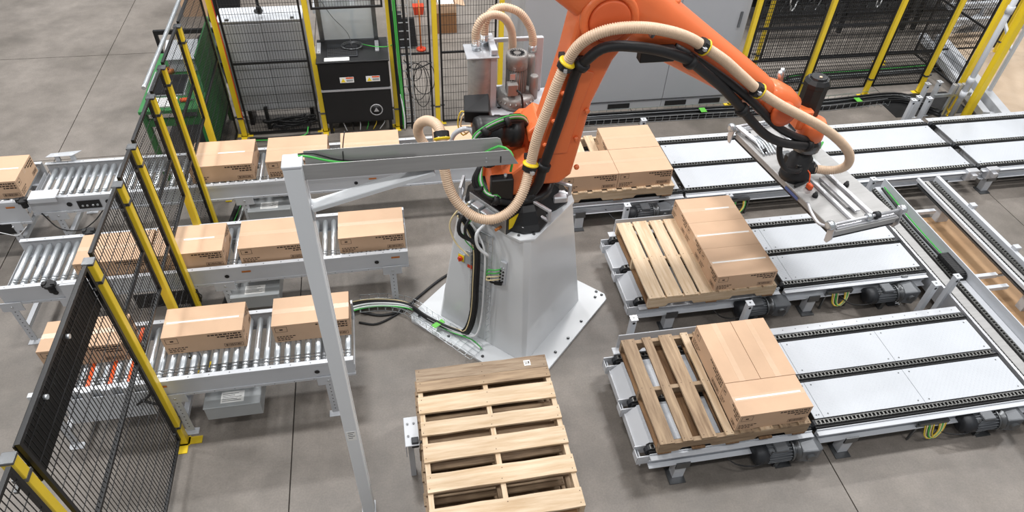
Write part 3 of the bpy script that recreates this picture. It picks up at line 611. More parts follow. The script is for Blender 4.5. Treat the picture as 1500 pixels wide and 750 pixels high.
# sensor posts
def sensor_post(x, y, h, label, group='sensor posts beside the pallet conveyors'):
    t = thing('sensor_post', label, 'post', (x, y, 0), group)
    MB().box(x - .025, x + .025, y - .025, y + .025, 0.006, h).build('tube', 'white', t, .003)
    MB().box(x - .045, x + .045, y - .045, y + .045, 0, .006).build('foot_plate', 'white', t)
    MB().box(x - .032, x + .032, y - .034, y + .03, h, h + .006).build('top_plate', 'white', t)
    MB().cyl((x, y, h + .006), (x, y, h + .008), .009, n=8).build('bolt', 'steel', t)
    MB().cyl((x, y - .027, h - .04), (x, y - .024, h - .04), .013, n=10).build('lens', 'rubber', t); return t
sensor_post(1.87, 3.58, .5, 'short white sensor post behind the left end of the front pallet'); sensor_post(2.94, 3.60, .5, 'short white sensor post behind the right end of the front pallet load')
sensor_post(2.27, 5.05, .5, 'short white sensor post behind the left end of the middle pallet'); sensor_post(3.38, 5.07, .5, 'white sensor post peeking above the farthest middle carton')
sensor_post(2.94, 6.56, .5, 'white sensor post behind the far rear carton'); sensor_post(5.05, 5.10, .52, 'white sensor post right of the gripper at the track end')
sensor_post(4.76, 3.58, .5, 'left of two sensor posts between the middle and front decks'); sensor_post(5.00, 3.62, .52, 'right of two sensor posts between the middle and front decks, with yellow cable')
for i, (x, y) in enumerate(((6.58, 6.64), (6.70, 6.70), (6.82, 6.66))): sensor_post(x, y, .47, '%s of three steel sensor posts behind the joint of the rear decks' % ('leftmost', 'middle', 'rightmost')[i])
for i, (x, y) in enumerate(((6.98, 6.95), (7.18, 6.98))): sensor_post(x, y, .5, '%s steel sensor post at the foot of the yellow gate posts' % ('left', 'right')[i])
# gear motors
def gearmotor(x, y, z, label, s=1.0, rz=0.0):
    t = thing('gearmotor', label, 'motor', (x, y, 0), 'gear motors under the pallet conveyors'); r = .075 * s
    MB().lathe([(r * .6, -.22 * s), (r * 1.02, -.21 * s), (r * 1.05, -.13 * s)], (x, y, z), (1, 0, 0), 14).build('fan_cowl', 'motordark', t)
    f = MB(); f.lathe([(r * .86, -.13 * s), (r * .86, .06 * s)], (x, y, z), (1, 0, 0), 14)
    for k in range(20):
        a = 2 * math.pi * k / 20; f.bar((x - .125 * s, y + math.cos(a) * r * .92, z + math.sin(a) * r * .92), (x + .055 * s, y + math.cos(a) * r * .92, z + math.sin(a) * r * .92), .004, r * .24, (0, math.cos(a), math.sin(a)))
    f.build('finned_body', 'motor', t)
    MB().box(x - .08 * s, x + .02 * s, y - .05 * s, y + .05 * s, z + r * .8, z + r * 1.25).build('terminal_box', 'motor', t, .006)
    MB().lathe([(r * 1.1, .06 * s), (r * 1.1, .075 * s), (r * .8, .08 * s), (r * .8, .1 * s), (r * 1.15, .105 * s), (r * 1.15, .125 * s)], (x, y, z), (1, 0, 0), 16).build('flange', 'steel', t)
    g = MB(); g.loft([[(x + .125 * s, y - .07 * s, z - .07 * s), (x + .125 * s, y + .07 * s, z - .07 * s), (x + .125 * s, y + .07 * s, z + .06 * s), (x + .125 * s, y - .07 * s, z + .06 * s)], [(x + .24 * s, y - .085 * s, z - .085 * s), (x + .24 * s, y + .085 * s, z - .085 * s), (x + .24 * s, y + .085 * s, z + .075 * s), (x + .24 * s, y - .085 * s, z + .075 * s)], [(x + .3 * s, y - .06 * s, z - .06 * s), (x + .3 * s, y + .06 * s, z - .06 * s), (x + .3 * s, y + .06 * s, z + .05 * s), (x + .3 * s, y - .06 * s, z + .05 * s)]])
    gb = g.build('gearbox', 'motor', t, .012, seg=2)
    MB().cyl((x + .2 * s, y - .1 * s, z), (x + .2 * s, y + .2 * s, z), .035 * s, n=12).build('output_shaft', 'steel', gb)
    MB().box(x + .17 * s, x + .23 * s, y + .09, y + .11, z, z + .12).build('torque_arm', 'steel', gb)
    MB().box(x - .02, x + .02, y - .03, y + .03, 0.001, max(.012, z - r * .8)).build('mount', 'steel', t)
    MB().tube([(x - .1 * s, y - .04, z + r), (x - .2 * s, y - .08, z - .02), (x - .35 * s, y - .02, z - .06), (x - .45 * s, y + .1, z)], .006, 6).build('cable', 'rubber', t)
    return t
gearmotor(2.72, 2.36, .19, 'dark gear motor under the front pallet station', 1.05); gearmotor(4.52, 2.36, .19, 'dark gear motor under the front right deck at the picture edge', 1.05)
gearmotor(3.20, 3.80, .19, 'dark gear motor under the middle pallet station'); gearmotor(4.52, 3.78, .19, 'dark gear motor under the middle deck by the track', 1.05); gearmotor(2.60, 5.27, .19, 'dark gear motor under the rear pallet station', .95)
def cable_loop(x, y, z, label, n=4):
    t = thing('cable_loop', label, 'cables', (x, y, 0), 'hanging cable loops')
    MB().box(x - .06, x + .2, y + .0, y + .03, z, z + .03).build('terminal_strip', 'steel', t)
    for k in range(n):
        MB().tube([(x + .02 * k, y + .01, z), (x + .01 + .018 * k, y - .03, z - .10 - .012 * (k % 2)), (x + .07 + .012 * k, y - .04, z - .14), (x + .13 + .01 * k, y - .02, z - .08), (x + .13 + .015 * k, y + .01, z)], .0055, 6).build('cable', ('yellowcable', 'creamcable', 'greencable', 'creamcable', 'yellowcable')[k % 5], t)
    for q, (lx_) in enumerate((x - .06, x + .2)): MB().box(lx_ - .008, lx_ + .008, y + .01, y + .026, .0005, z).build('stand_rod', 'steel', t)
    return t
cable_loop(3.98, 2.37, .22, 'yellow and green cable loop hanging under the front right deck', 5); cable_loop(3.98, 3.83, .22, 'yellow and green cable loop under the middle deck', 4); cable_loop(3.6, 5.30, .2, 'green and yellow cable loop under the rear deck beside the gripper', 3)
# ------------------------------------------------------------------ transfer track between the decks (runs toward the camera)
Y0, Y1 = .9, 5.28
t = thing('transfer_track', 'left rail of the transfer track with grey channel, two chains and white guard wall', 'conveyor', (5.2, 3.1, 0))
MB().box(5.0, 5.025, Y0, Y1, .12, .315).build('edge_strip', 'alu', t)
MB().box(5.03, 5.36, Y0, Y1, .12, .16).build('channel_base', 'white', t); MB().box(5.03, 5.045, Y0, Y1, .16, .285).build('inner_web', 'steel', t)
MB().box(5.107, 5.213, Y0, Y1, .16, .245).build('channel', 'stainless', t); MB().box(5.295, 5.36, Y0, Y1, .16, .245).build('cover_strip', 'white', t)
MB().box(5.365, 5.375, Y0, Y1, .08, .36).build('guard_wall', 'white', t)
for cxx in (5.075, 5.245):
    k = place('chain', chain_mesh(Y1 - Y0 - .04), t); k.location = (cxx - 5.2, (Y0 + Y1) / 2 - 3.1, .262); k.rotation_euler = (0, 0, math.pi / 2)
    MB().box(cxx - .03, cxx + .03, Y0, Y1, .16, .235).build('chain_bed', 'chainbed', t)
for yy in (1.2, 2.2, 3.55, 4.9): MB().box(5.1, 5.34, yy - .04, yy + .04, 0, .12).build('foot', 'white', t)
MB().tube([(5.34, 5.2, .30), (5.33, 4.7, .28), (5.335, 4.3, .27), (5.33, 4.02, .28)], .008, 6).build('cable', 'greencable', t)
MB().tube([(5.315, 5.2, .29), (5.305, 4.7, .265), (5.31, 4.3, .26), (5.305, 4.05, .27)], .012, 6).build('cable', 'rubber', t)
k = thing('drag_chain', 'black plastic cable drag chain looped on the track guard wall', 'cable chain', (5.33, 3.95, .24))
for i in range(26):
    a = i / 25
    if i < 10: p = (5.335, 4.10 - .025 * i, .30)
    elif i < 18: th = math.pi / 2 - math.pi * (i - 10) / 8; p = (5.335, 3.85 - .05 * math.cos(th), .255 + .045 * math.sin(th) + .0)
    else: p = (5.335, 3.86 + .025 * (i - 18), .21)
    MB().box(p[0] - .075, p[0] + .025, p[1] - .0115, p[1] + .0115, p[2] - .03, p[2] + .02).build('link', 'rubber', k)
t = thing('transfer_track', 'right rail of the transfer track with two chains and small white brackets', 'conveyor', (5.93, 3.1, 0))
MB().box(5.79, 5.82, Y0, Y1, .29, .33).build('side_beam', 'white', t, .003); MB().box(6.03, 6.045, Y0, Y1, .2, .33).build('side_plate', 'white', t); MB().box(6.045, 6.075, Y0, Y1, .322, .33).build('top_flange', 'white', t)
MB().box(5.83, 6.03, Y0, Y1, .22, .24).build('channel', 'steel', t); MB().box(5.893, 5.962, Y0, Y1, .24, .268).build('wear_strip', 'stainless', t)
for cxx in (5.865, 5.99):
    k = place('chain', chain_mesh(Y1 - Y0 - .04), t); k.location = (cxx - 5.93, (Y0 + Y1) / 2 - 3.1, .29); k.rotation_euler = (0, 0, math.pi / 2)
    MB().box(cxx - .028, cxx + .028, Y0, Y1, .24, .265).build('chain_bed', 'chainbed', t)
for yy in (1.2, 2.2, 3.55, 4.9): MB().box(5.9, 6.04, yy - .04, yy + .04, 0, .22).build('foot', 'white', t)
for yy in (4.72, 4.05, 3.2): MB().box(6.045, 6.11, yy - .03, yy + .03, .30, .37).build('bracket', 'white', t, .004)
for yy in (4.86, 3.86, 3.70): one('track_tie', 'white', MB().box(5.376, 5.789, yy - .02, yy + .02, .17, .21), {4.86: 'white tie bar of the track nearest the rear deck', 3.86: 'rear one of the two white tie bars close together on the track', 3.70: 'front one of the two white tie bars close together on the track'}[yy], 'bar', (5.58, yy, .17))
one('plywood_sheet', 'ply', MB().box(5.42, 6.25, 4.02, 4.95, 0, .012), 'brown plywood sheet on the floor inside the track, the far one', 'plywood', (5.8, 4.4, 0))
one('plywood_sheet', 'ply', MB().box(5.42, 6.3, 2.6, 3.98, 0, .012), 'brown plywood sheet on the floor inside the track, the near one', 'plywood', (5.8, 3.2, 0))

# ------------------------------------------------------------------ robot pedestal
RX, RY = .95, 4.28
def diamond(r, ch, cx=RX, cy=RY):
    """square standing on its corner, half diagonal r, corners cut by ch"""
    out = []
    for (ax, ay) in ((0, -1), (1, 0), (0, 1), (-1, 0)):
        tx, ty = -ay, ax
        out.append((cx + ax * (r - ch) - tx * ch, cy + ay * (r - ch) - ty * ch)); out.append((cx + ax * (r - ch) + tx * ch, cy + ay * (r - ch) + ty * ch))
    return out
t = ped = thing('robot_pedestal', 'tall glossy pale grey robot pedestal on a diamond base plate', 'pedestal', (RX, RY, 0))
MB().prism(diamond(.97, .035), 0, .03).build('base_plate', 'whitegrey', t, .003)
MB().loft([[(x, y, .03) for x, y in diamond(.68, .02)], [(x, y, 1.285) for x, y in diamond(.50, .03)]]).build('tapered_column', 'whitegrey', t, .004)
MB().prism(diamond(.535, .06), 1.285, 1.31).build('top_plate', 'whitegrey', t, .003)
for a, b_ in ((.83, 0), (.90, .02), (.86, .07), (-.86, 0), (.62, -.28), (.45, -.46), (.30, -.60), (-.62, -.28), (-.35, -.55)):
    MB().lathe([(.014, 0), (.014, .008), (.008, .01), (.008, .016)], (RX + a, RY + b_, .03), (0, 0, 1), 8).build('anchor_bolt', 'steel', t)
for a, b_ in ((-.06, -.42), (.06, -.42), (.40, -.05), (.44, .02), (-.44, -.02), (-.3, -.2)): MB().cyl((RX + a, RY + b_, 1.31), (RX + a, RY + b_, 1.318), .012, n=6).build('anchor_bolt', 'steel', t)
NF = Vector((-.70436, -.70436, .08805))          # outward normal of the front-left face
UF = Vector((.7071, -.7071, 0)); VF = UF.cross(NF) * -1
if VF.z < 0: VF = -VF
def face_pt(p, off=0.0): return Vector(p) + NF * off
# switch, terminal block and tag on the face
t = thing('isolator_switch', 'red and yellow rotary isolator switch on the pedestal face', 'switch', (.497, 4.176, .847))
c = Vector((.497, 4.176, .847)); MB().bar(c, c + NF * .03, .07, .085, VF).build('housing', 'boxgrey', t, .003); MB().bar(c + NF * .03, c + NF * .036, .06, .06, VF).build('plate', 'labelyellow', t); MB().cyl(c + NF * .036, c + NF * .055, .022, n=12).build('knob', 'red', t); MB().bar(c + NF * .055, c + NF * .063, .012, .04, VF).build('grip', 'red', t)
t = thing('junction_box', 'small grey junction box with an orange tag on the pedestal face', 'box', (.568, 4.102, .86))
c = Vector((.555, 4.118, .90)); MB().bar(c, c + NF * .045, .06, .15, VF).build('housing', 'boxgrey', t, .004); c2 = Vector((.572, 4.098, .82)); MB().bar(c2 + NF * .045, c2 + NF * .05, .055, .035, VF).build('tag', 'red', t)
t = thing('io_block', 'white fieldbus connector block with plugged cables on the pedestal face', 'connector', (.79, 3.89, .9))
c = Vector((.79, 3.885, .90)); MB().bar(c - VF * .12 + NF * .012, c + VF * .12 + NF * .012, .055, .024, NF).build('housing', 'white', t, .003)
for i in range(5):
    for s in (-1, 1): MB().cyl(c + VF * (-.08 + .035 * i) + UF * .013 * s + NF * .024, c + VF * (-.08 + .035 * i) + UF * .013 * s + NF * .034, .008, n=8).build('socket', 'rubber' if i != 4 else 'galv', t)
for i in range(4):
    s0 = c + VF * (-.06 + .035 * i) - UF * .013 + NF * .034
    MB().tube([s0, s0 + NF * .04 - UF * .03, s0 + NF * .04 - UF * .10 - VF * .04, Vector((.70, 3.96, .82 - .01 * i)) + NF * .05], .006, 6).build('cable', ('creamcable', 'creamcable', 'greencable', 'greencable')[i], t)
for i in range(2):
    s0 = c + VF * (-.095 - .01 * i) + NF * .02; MB().bar(s0 + NF * .01 + UF * .01, s0 + NF * .02 - UF * .055 - VF * .02, .02, .018).build('plug', 'rubber', t); MB().tube([s0 + NF * .02 - UF * .055 - VF * .02, s0 + NF * .03 - UF * .09 - VF * .02, Vector((.70, 3.96, .80)) + NF * .03], .005, 6).build('cable', 'rubber', t)
# wire basket tray climbing the face, and the floor run
def wire_basket(path, side, up, wd, ht, nm, label, step=.075, th=.004):
    t = thing('wire_basket', label, 'cable tray', tuple(path[0])); P = curve(path, step); b = MB(); h = th
    for o, q in ((-wd / 2, 0), (-wd / 6, 0), (wd / 6, 0), (wd / 2, 0), (-wd / 2, ht), (wd / 2, ht)):
        for i in range(len(P) - 1):
            S = side if not callable(side) else side(i, P); b.bar(P[i] + S * o + up * q, P[i + 1] + S * o + up * q, h, h)
    for i, p in enumerate(P):
        S = side if not callable(side) else side(i, P)
        b.bar(p - S * wd / 2, p + S * wd / 2, h, h); b.bar(p - S * wd / 2, p - S * wd / 2 + up * ht, h, h); b.bar(p + S * wd / 2, p + S * wd / 2 + up * ht, h, h)
    b.build('wire_grid', 'galv', t, kind='stuff'); MB().bar(P[0] - (side if not callable(side) else side(0, P)) * wd / 2, P[0] + (side if not callable(side) else side(0, P)) * wd / 2, .012, .008).build('end_clip', 'galv', t); return t
A = Vector((.655, 4.052, 1.20)) + NF * .008; B = Vector((.625, 3.955, .10)) + NF * .008
wire_basket([A, A.lerp(B, .5), B], UF, NF, .17, .06, 'w', 'galvanised wire basket tray climbing the pedestal face with cables')
FP = [Vector((-.44, 4.475, .045)), Vector((-.2, 4.46, .045)), Vector((0.0, 4.38, .045)), Vector((.15, 4.21, .045)), Vector((.30, 4.04, .045)), Vector((.45, 3.87, .045)), Vector((.55, 3.75, .045))]
def fside(i, P):
    d = (P[min(i + 1, len(P) - 1)] - P[max(i - 1, 0)]).normalized(); return Vector((d.y, -d.x, 0))
wire_basket(FP, fside, Vector((0, 0, 1)), .16, .06, 'f', 'galvanised wire basket tray on the floor from the front conveyor to the pedestal')
t = thing('cable_bundle', 'thick bundle of black, white and green cables running from the floor up the pedestal', 'cables', (.3, 4.1, 0))
def shift(pts, o, z): return [Vector(p) + Vector((o * .6, -o * .75, z)) for p in pts]
core = [(-.95, 4.3, .05), (-.7, 4.4, .06), (-.44, 4.475, .06), (-.2, 4.46, .06), (.0, 4.39, .06), (.15, 4.22, .065), (.32, 4.06, .075), (.45, 3.97, .08)]
up_ = [Vector((.56, 3.98, .16)) + NF * .07, Vector((.60, 4.0, .35)) + NF * .05, Vector((.62, 4.02, .7)) + NF * .05, Vector((.63, 4.05, 1.05)) + NF * .05, Vector((.60, 4.12, 1.22)) + NF * .07, Vector((.55, 4.19, 1.33)) + NF * .10]
for i, (o, z, r, mt, climb) in enumerate(((-.05, .0, .016, 'rubber', 1), (-.02, .012, .016, 'rubber', 1), (.01, .0, .014, 'rubber', 1), (.04, .0, .009, 'whitecable', 0), (.06, .0, .007, 'greencable', 0), (-.035, .03, .006, 'creamcable', 1), (.025, .02, .009, 'whitecable', 2), (.0, .03, .012, 'rubber', 1))):
    pts = shift(core, o, z)
    if climb: pts += [p + UF * (o * .8 + (.06 if climb == 2 else 0)) + NF * z * .6 for p in up_]
    else: pts += [(.50 + o, 3.88, .05), (.57 + o * .5, 3.80, .05)]
    MB().tube(pts, r, 8, .04).build('cable', mt, t)
MB().tube([(-.44, 4.42, .02), (-.25, 4.36, .01), (-.05, 4.40, .012), (.12, 4.56, .012), (.35, 4.76, .012), (.62, 4.92, .012)], .013, 8).build('floor_cable', 'rubber', t)
MB().tube([(-.46, 4.30, .012), (-.3, 4.26, .012), (-.1, 4.36, .012), (.02, 4.44, .03)], .01, 8).build('floor_cable', 'rubber', t)
p = Vector((.25, 4.10, .105)); MB().bar(p - Vector((.05, .03, 0)), p + Vector((.05, .03, 0)), .05, .004).build('green_tag', 'greentape', t)

# ------------------------------------------------------------------ robot
t = rob = thing('industrial_robot', 'orange articulated industrial robot with beige hose on the pedestal', 'robot', (RX, RY, 1.31))
bf = [(.82, 3.92), (.93, 3.865), (1.06, 3.875), (1.15, 3.98), (1.13, 4.06), (1.25, 4.12), (1.36, 4.20), (1.40, 4.32), (1.30, 4.52), (1.05, 4.68), (.85, 4.68), (.58, 4.50), (.53, 4.32), (.60, 4.20), (.72, 4.10)]
def scl(p, s, cx=RX, cy=RY): return [(cx + (x - cx) * s, cy + (y - cy) * s) for x, y in p]
MB().loft([[(x, y, 1.31) for x, y in bf], [(x, y, 1.335) for x, y in bf], [(x, y, 1.37) for x, y in scl(bf, .93)], [(x, y, 1.46) for x, y in scl(bf, .80)], [(x, y, 1.50) for x, y in scl(bf, .70)]]).build('base_casting', 'black', t, .006)
for x, y in ((.93, 3.90), (1.05, 3.915), (1.30, 4.25), (1.35, 4.31)): MB().lathe([(.02, 0), (.02, .012), (.013, .013), (.013, .03)], (x, y, 1.335), (0, 0, 1), 6).build('base_bolt', 'alu', t)
MB().box(1.22, 1.34, 4.13, 4.23, 1.37, 1.43).build('bolt_pocket', 'alu', t, .01)
def handle(p0, p1, ht, r=.008):
    p0 = Vector(p0); p1 = Vector(p1); z = Vector((0, 0, ht)); b = MB(); b.bar(p0, p0 + z, .024, .024); b.bar(p1, p1 + z, .024, .024); b.bar(p0 + z - (p1 - p0).normalized() * .012, p1 + z + (p1 - p0).normalized() * .012, .024, .024); b.bar(p0, p1, .024, .02); return b.build('lift_handle', 'alu', rob, .003)
handle((.985, 4.04, 1.43), (1.14, 3.93, 1.37), .10); handle((1.20, 4.26, 1.44), (1.36, 4.17, 1.42), .09); handle((.545, 4.50, 1.32), (.50, 4.36, 1.32), .11)
# connection box on the base
cbx = [(.555, 4.225), (.79, 3.885), (.97, 4.02), (.735, 4.355)]
MB().prism(cbx, 1.31, 1.49).build('connection_box', 'stainless', t, .004); MB().prism(scl(cbx, .985, .76, 4.12), 1.49, 1.498).build('box_lid', 'black', t, .002)
e1 = Vector((.79, 3.885, 1.40)); dv = Vector((.18, .135, 0)); nn = Vector((.6, -.8, 0)); MB().bar(e1 + dv * .02 + nn * .003, e1 + dv + nn * .003, .006, .178).build('box_end', 'black', t); MB().bar(e1 + dv * .12 + nn * .008, e1 + dv * .6 + nn * .008, .004, .10).build('warning_label', 'labelyellow', t)
ax = Vector((.235, -.34, 0)); no = Vector((-.823, -.569, 0))
for i, (f, z, r, mt) in enumerate(((.12, 1.43, .016, 'galv'), (.25, 1.43, .02, 'steel'), (.40, 1.42, .022, 'galv'), (.55, 1.42, .022, 'steel'), (.70, 1.43, .02, 'galv'), (.85, 1.44, .015, 'galv'), (.88, 1.36, .012, 'brass'), (.6, 1.35, .014, 'brass'), (.3, 1.35, .018, 'galv'))):
    p = Vector((.555, 4.225, z)) + ax * f; MB().cyl(p, p + no * .06, r, n=10).build('connector', mt, t)
for f, z0, mt, r, pts in ((.12, 1.43, 'creamcable', .007, [(-.10, -.06, -.02), (-.16, -.05, -.16), (-.12, -.09, -.32), (-.02, -.16, -.42)]), (.30, 1.35, 'greencable', .005, [(-.08, -.08, -.03), (-.10, -.10, -.14), (-.03, -.13, -.24)]), (.40, 1.42, 'rubber', .012, [(-.10, -.09, -.02), (-.12, -.12, -.12), (-.04, -.13, -.24)]), (.62, 1.36, 'whitecable', .013, [(-.09, -.08, -.03), (-.08, -.09, -.16), (.0, -.10, -.26)]), (.2, 1.40, 'rubber', .016, [(-.10, -.09, -.03), (-.11, -.13, -.14), (.0, -.15, -.22), (.06, -.15, -.28)])):
    p = Vector((.555, 4.225, z0)) + ax * f + no * .05; MB().tube([p] + [p + Vector(q) for q in pts], r, 8).build('connector_cable', mt, t)
for f, z, w_ in ((.33, 1.43, .09), (.62, 1.425, .11)):
    p = Vector((.555, 4.225, z)) + ax * f; MB().bar(p, p + no * .07, w_, .07).build('plug_housing', 'galv', t, .006)
# rotating column and shoulder
MB().lathe([(.29, 1.49), (.29, 1.54), (.26, 1.55)], (RX, RY, 0), (0, 0, 1), 24).build('turntable', 'black', t)
MB().prism([(.64, 1.56), (1.28, 1.54), (1.42, 1.66), (1.40, 1.86), (1.25, 1.99), (1.0, 1.98), (.86, 1.86), (.68, 1.80)], 4.30, 4.62, 'y').build('carousel', 'orange', t, .03, seg=3)
MB().prism([(.69, 1.55), (1.05, 1.54), (1.05, 1.80), (.97, 1.86), (.80, 1.72), (.70, 1.70)], 4.06, 4.32, 'y').build('carousel_flank', 'orange', t, .02, seg=2)
MB().prism([(1.0, 1.93), (1.12, 1.95), (1.16, 2.06), (1.08, 2.10), (.99, 2.02)], 4.2, 4.5, 'y').build('motor_bracket', 'orange', t, .015, seg=2)
m_ = MB(); m_.lathe([(.05, 0), (.10, .01), (.112, .05), (.112, .16), (.118, .165), (.118, .2), (.112, .205), (.112, .28), (.125, .285), (.125, .36), (.09, .37)], (.60, 4.30, 2.0), (1, .06, -.1), 22); m_.build('axis_motor', 'black', t)
MB().lathe([(.07, 0), (.085, .02), (.085, .12), (.06, .15)], (.66, 4.2, 1.88), (.3, -1, .2), 16).build('motor_cover', 'rubber', t)
MB().box(.69, .86, 3.99, 4.07, 1.57, 1.76).build('valve_box', 'black', t, .008); MB().cyl((.80, 4.02, 1.76), (.80, 4.02, 1.79), .012, n=8).build('valve_knob', 'galv', t)
MB().add([(.55, 4.45, 1.98), (.76, 4.45, 1.94), (.78, 4.62, 1.98), (.57, 4.62, 2.02), (.55, 4.45, 2.08), (.74, 4.45, 2.06), (.76, 4.62, 2.12), (.57, 4.62, 2.12)], [(0, 3, 2, 1), (4, 5, 6, 7), (0, 1, 5, 4), (1, 2, 6, 5), (2, 3, 7, 6), (3, 0, 4, 7)]).build('junction_housing', 'black', t, .006)
for i, (o, mt, r) in enumerate(((0, 'rubber', .016), (.022, 'greencable', .007), (.034, 'whitecable', .008), (.046, 'greencable', .006), (-.02, 'rubber', .013))):
    MB().tube([(.60 - o * .3, 4.16, 1.86 + o), (.60 - o * .5, 4.18, 1.98 + o), (.68, 4.2, 2.06 + o), (.84, 4.24, 2.10 + o), (.97, 4.28, 2.07 + o), (1.02, 4.3, 1.98 + o)], r, 8).build('motor_cable', mt, t)
    MB().tube([(.62 + o * .3, 4.08, 1.84), (.58 + o, 4.04, 1.74), (.62 + o, 4.01, 1.64), (.71 + o * .5, 3.99, 1.58 + o), (.78, 4.0, 1.55 + o * .5)], r, 8).build('motor_cable', mt, t)
for p, q in (((.66, 4.19, 2.045), (.69, 4.2, 2.075)), ((.82, 4.23, 2.10), (.855, 4.24, 2.11)), ((.595, 4.03, 1.69), (.60, 4.025, 1.66)), ((.70, 3.99, 1.585), (.74, 3.99, 1.57))): MB().cyl(p, q, .042, n=12).build('cable_strap', 'rubber', t)
MB().tube([(.74, 3.99, 1.57), (.85, 4.0, 1.53), (.95, 4.02, 1.50), (1.03, 4.03, 1.58)], .03, 10).build('cable_sleeve', 'rubber', t)
# link arm: leaning box beam
def arm(outline_bot, name, y0, y1, mt, bev=.02):
    return MB().prism(outline_bot, y0, y1, 'y').build(name, mt, t, bev, seg=3)
arm([(1.03, 1.66), (1.10, 1.60), (1.24, 1.60), (1.33, 1.68), (1.365, 1.90), (1.42, 2.30), (1.53, 2.62), (1.62, 2.76), (1.66, 2.92), (1.58, 3.07), (1.42, 3.11), (1.29, 3.03), (1.245, 2.90), (1.20, 2.62), (1.10, 2.20), (1.02, 1.86)], 'link_arm', 4.09, 4.36, 'orange', .03)
arm([(1.12, 1.90), (1.27, 1.90), (1.34, 2.30), (1.40, 2.55), (1.29, 2.58), (1.20, 2.28)], 'arm_rib', 4.075, 4.10, 'orange', .006)
for x, z in ((1.10, 1.98), (1.15, 2.18), (1.20, 2.40), (1.33, 2.02), (1.385, 2.25), (1.36, 1.76)): MB().lathe([(.02, 0), (.02, .02), (.012, .022), (.012, .03)], (x, 4.09, z), (0, -1, 0), 10).build('arm_boss', 'orange', t)
MB().lathe([(.195, 0), (.195, .04), (.18, .05), (.15, .05), (.145, .035), (.0, .035)], (1.45, 4.09, 2.93), (0, -1, 0), 32).build('elbow_ring', 'orange', t)
MB().lathe([(.138, 0), (.138, .048), (.128, .055), (0, .055)], (1.45, 4.085, 2.93), (0, -1, 0), 32).build('elbow_cover', 'orangedark', t)
# upper arm
def sect(c, d, ry, rz, n=18, p=2.6):
    d = Vector(d).normalized(); u = Vector((0, 1, 0)); v = d.cross(u).normalized(); out = []
    for k in range(n):
        a = 2 * math.pi * k / n; ca, sa = math.cos(a), math.sin(a)
        out.append(Vector(c) + u * ry * math.copysign(abs(ca) ** (2 / p), ca) + v * rz * math.copysign(abs(sa) ** (2 / p), sa))
    return out
D = Vector((1, 0, -.62)).normalized()
UA = lambda s: Vector((1.50, 4.27, 3.02)) + D * s
MB().loft([sect(UA(-.42), D, .17, .16), sect(UA(-.36), D, .21, .21), sect(UA(-.05), D, .22, .24), sect(UA(.22), D, .20, .235), sect(UA(.40), D, .175, .205), sect(UA(.75), D, .16, .18), sect(UA(1.15), D, .145, .155), sect(UA(1.50), D, .125, .13), sect(UA(1.62), D, .105, .11)], True).build('upper_arm', 'orange', t)
for s, o in ((.50, .2), (.53, -.1)): 
    p = UA(s) + Vector((0, o * .4, .19)); MB().lathe([(.028, 0), (.028, .05), (.018, .052), (.018, .056)], p, (.3, 0, .9), 12).build('arm_boss', 'orange', t)
MB().lathe([(.16, 0), (.16, .1), (.11, .12), (.11, .3)], (1.22, 4.36, 3.15), (-1, 0, .55), 18).build('arm_motor', 'black', t)
W0 = UA(1.58)
MB().loft([sect(W0 - D * .06, D, .10, .115), sect(W0 + D * .06, D, .13, .14), sect(W0 + D * .2, D, .13, .15), sect(W0 + D * .31, D, .10, .13), sect(W0 + D * .36, D, .06, .08)], True).build('wrist', 'orange', t)
MB().lathe([(.06, 0), (.10, .01), (.10, .05), (.06, .055)], W0 + D * .16 + Vector((0, -.12, -.02)), (0, -1, 0), 20).build('wrist_cover', 'orangedark', t)
MB().lathe([(.09, 0), (.11, .03), (.11, .15), (.085, .19)], (3.42, 4.30, 1.70), (0, 0, 1), 20).build('wrist_flange', 'orange', t)
MB().lathe([(.09, 0), (.12, .02), (.12, .08), (.095, .10)], (3.42, 4.30, 1.60), (0, 0, 1), 20).build('tool_coupling', 'steel', t)
mt_ = (3.40, 4.42, 0)
MB().lathe([(.085, 1.80), (.10, 1.83), (.10, 2.13), (.105, 2.135), (.105, 2.17), (.085, 2.2), (.07, 2.2), (.065, 2.215), (0, 2.215)], mt_, (0, 0, 1), 10, False).build('wrist_motor', 'black', t)
MB().cyl((3.40, 4.40, 2.215), (3.40, 4.40, 2.222), .012, n=8).build('motor_plug', 'hose', t)
MB().box(3.26, 3.38, 4.28, 4.46, 1.80, 1.98).build('motor_mount', 'orange', t, .015)
for k, (x, y) in enumerate(((3.02, 4.36), (3.06, 4.40))): MB().lathe([(.016, 0), (.016, .07), (.02, .075), (.02, .1), (.012, .115)], (x, y, 2.20), (-.2, 0, 1), 10).build('air_fitting', 'galv', t)
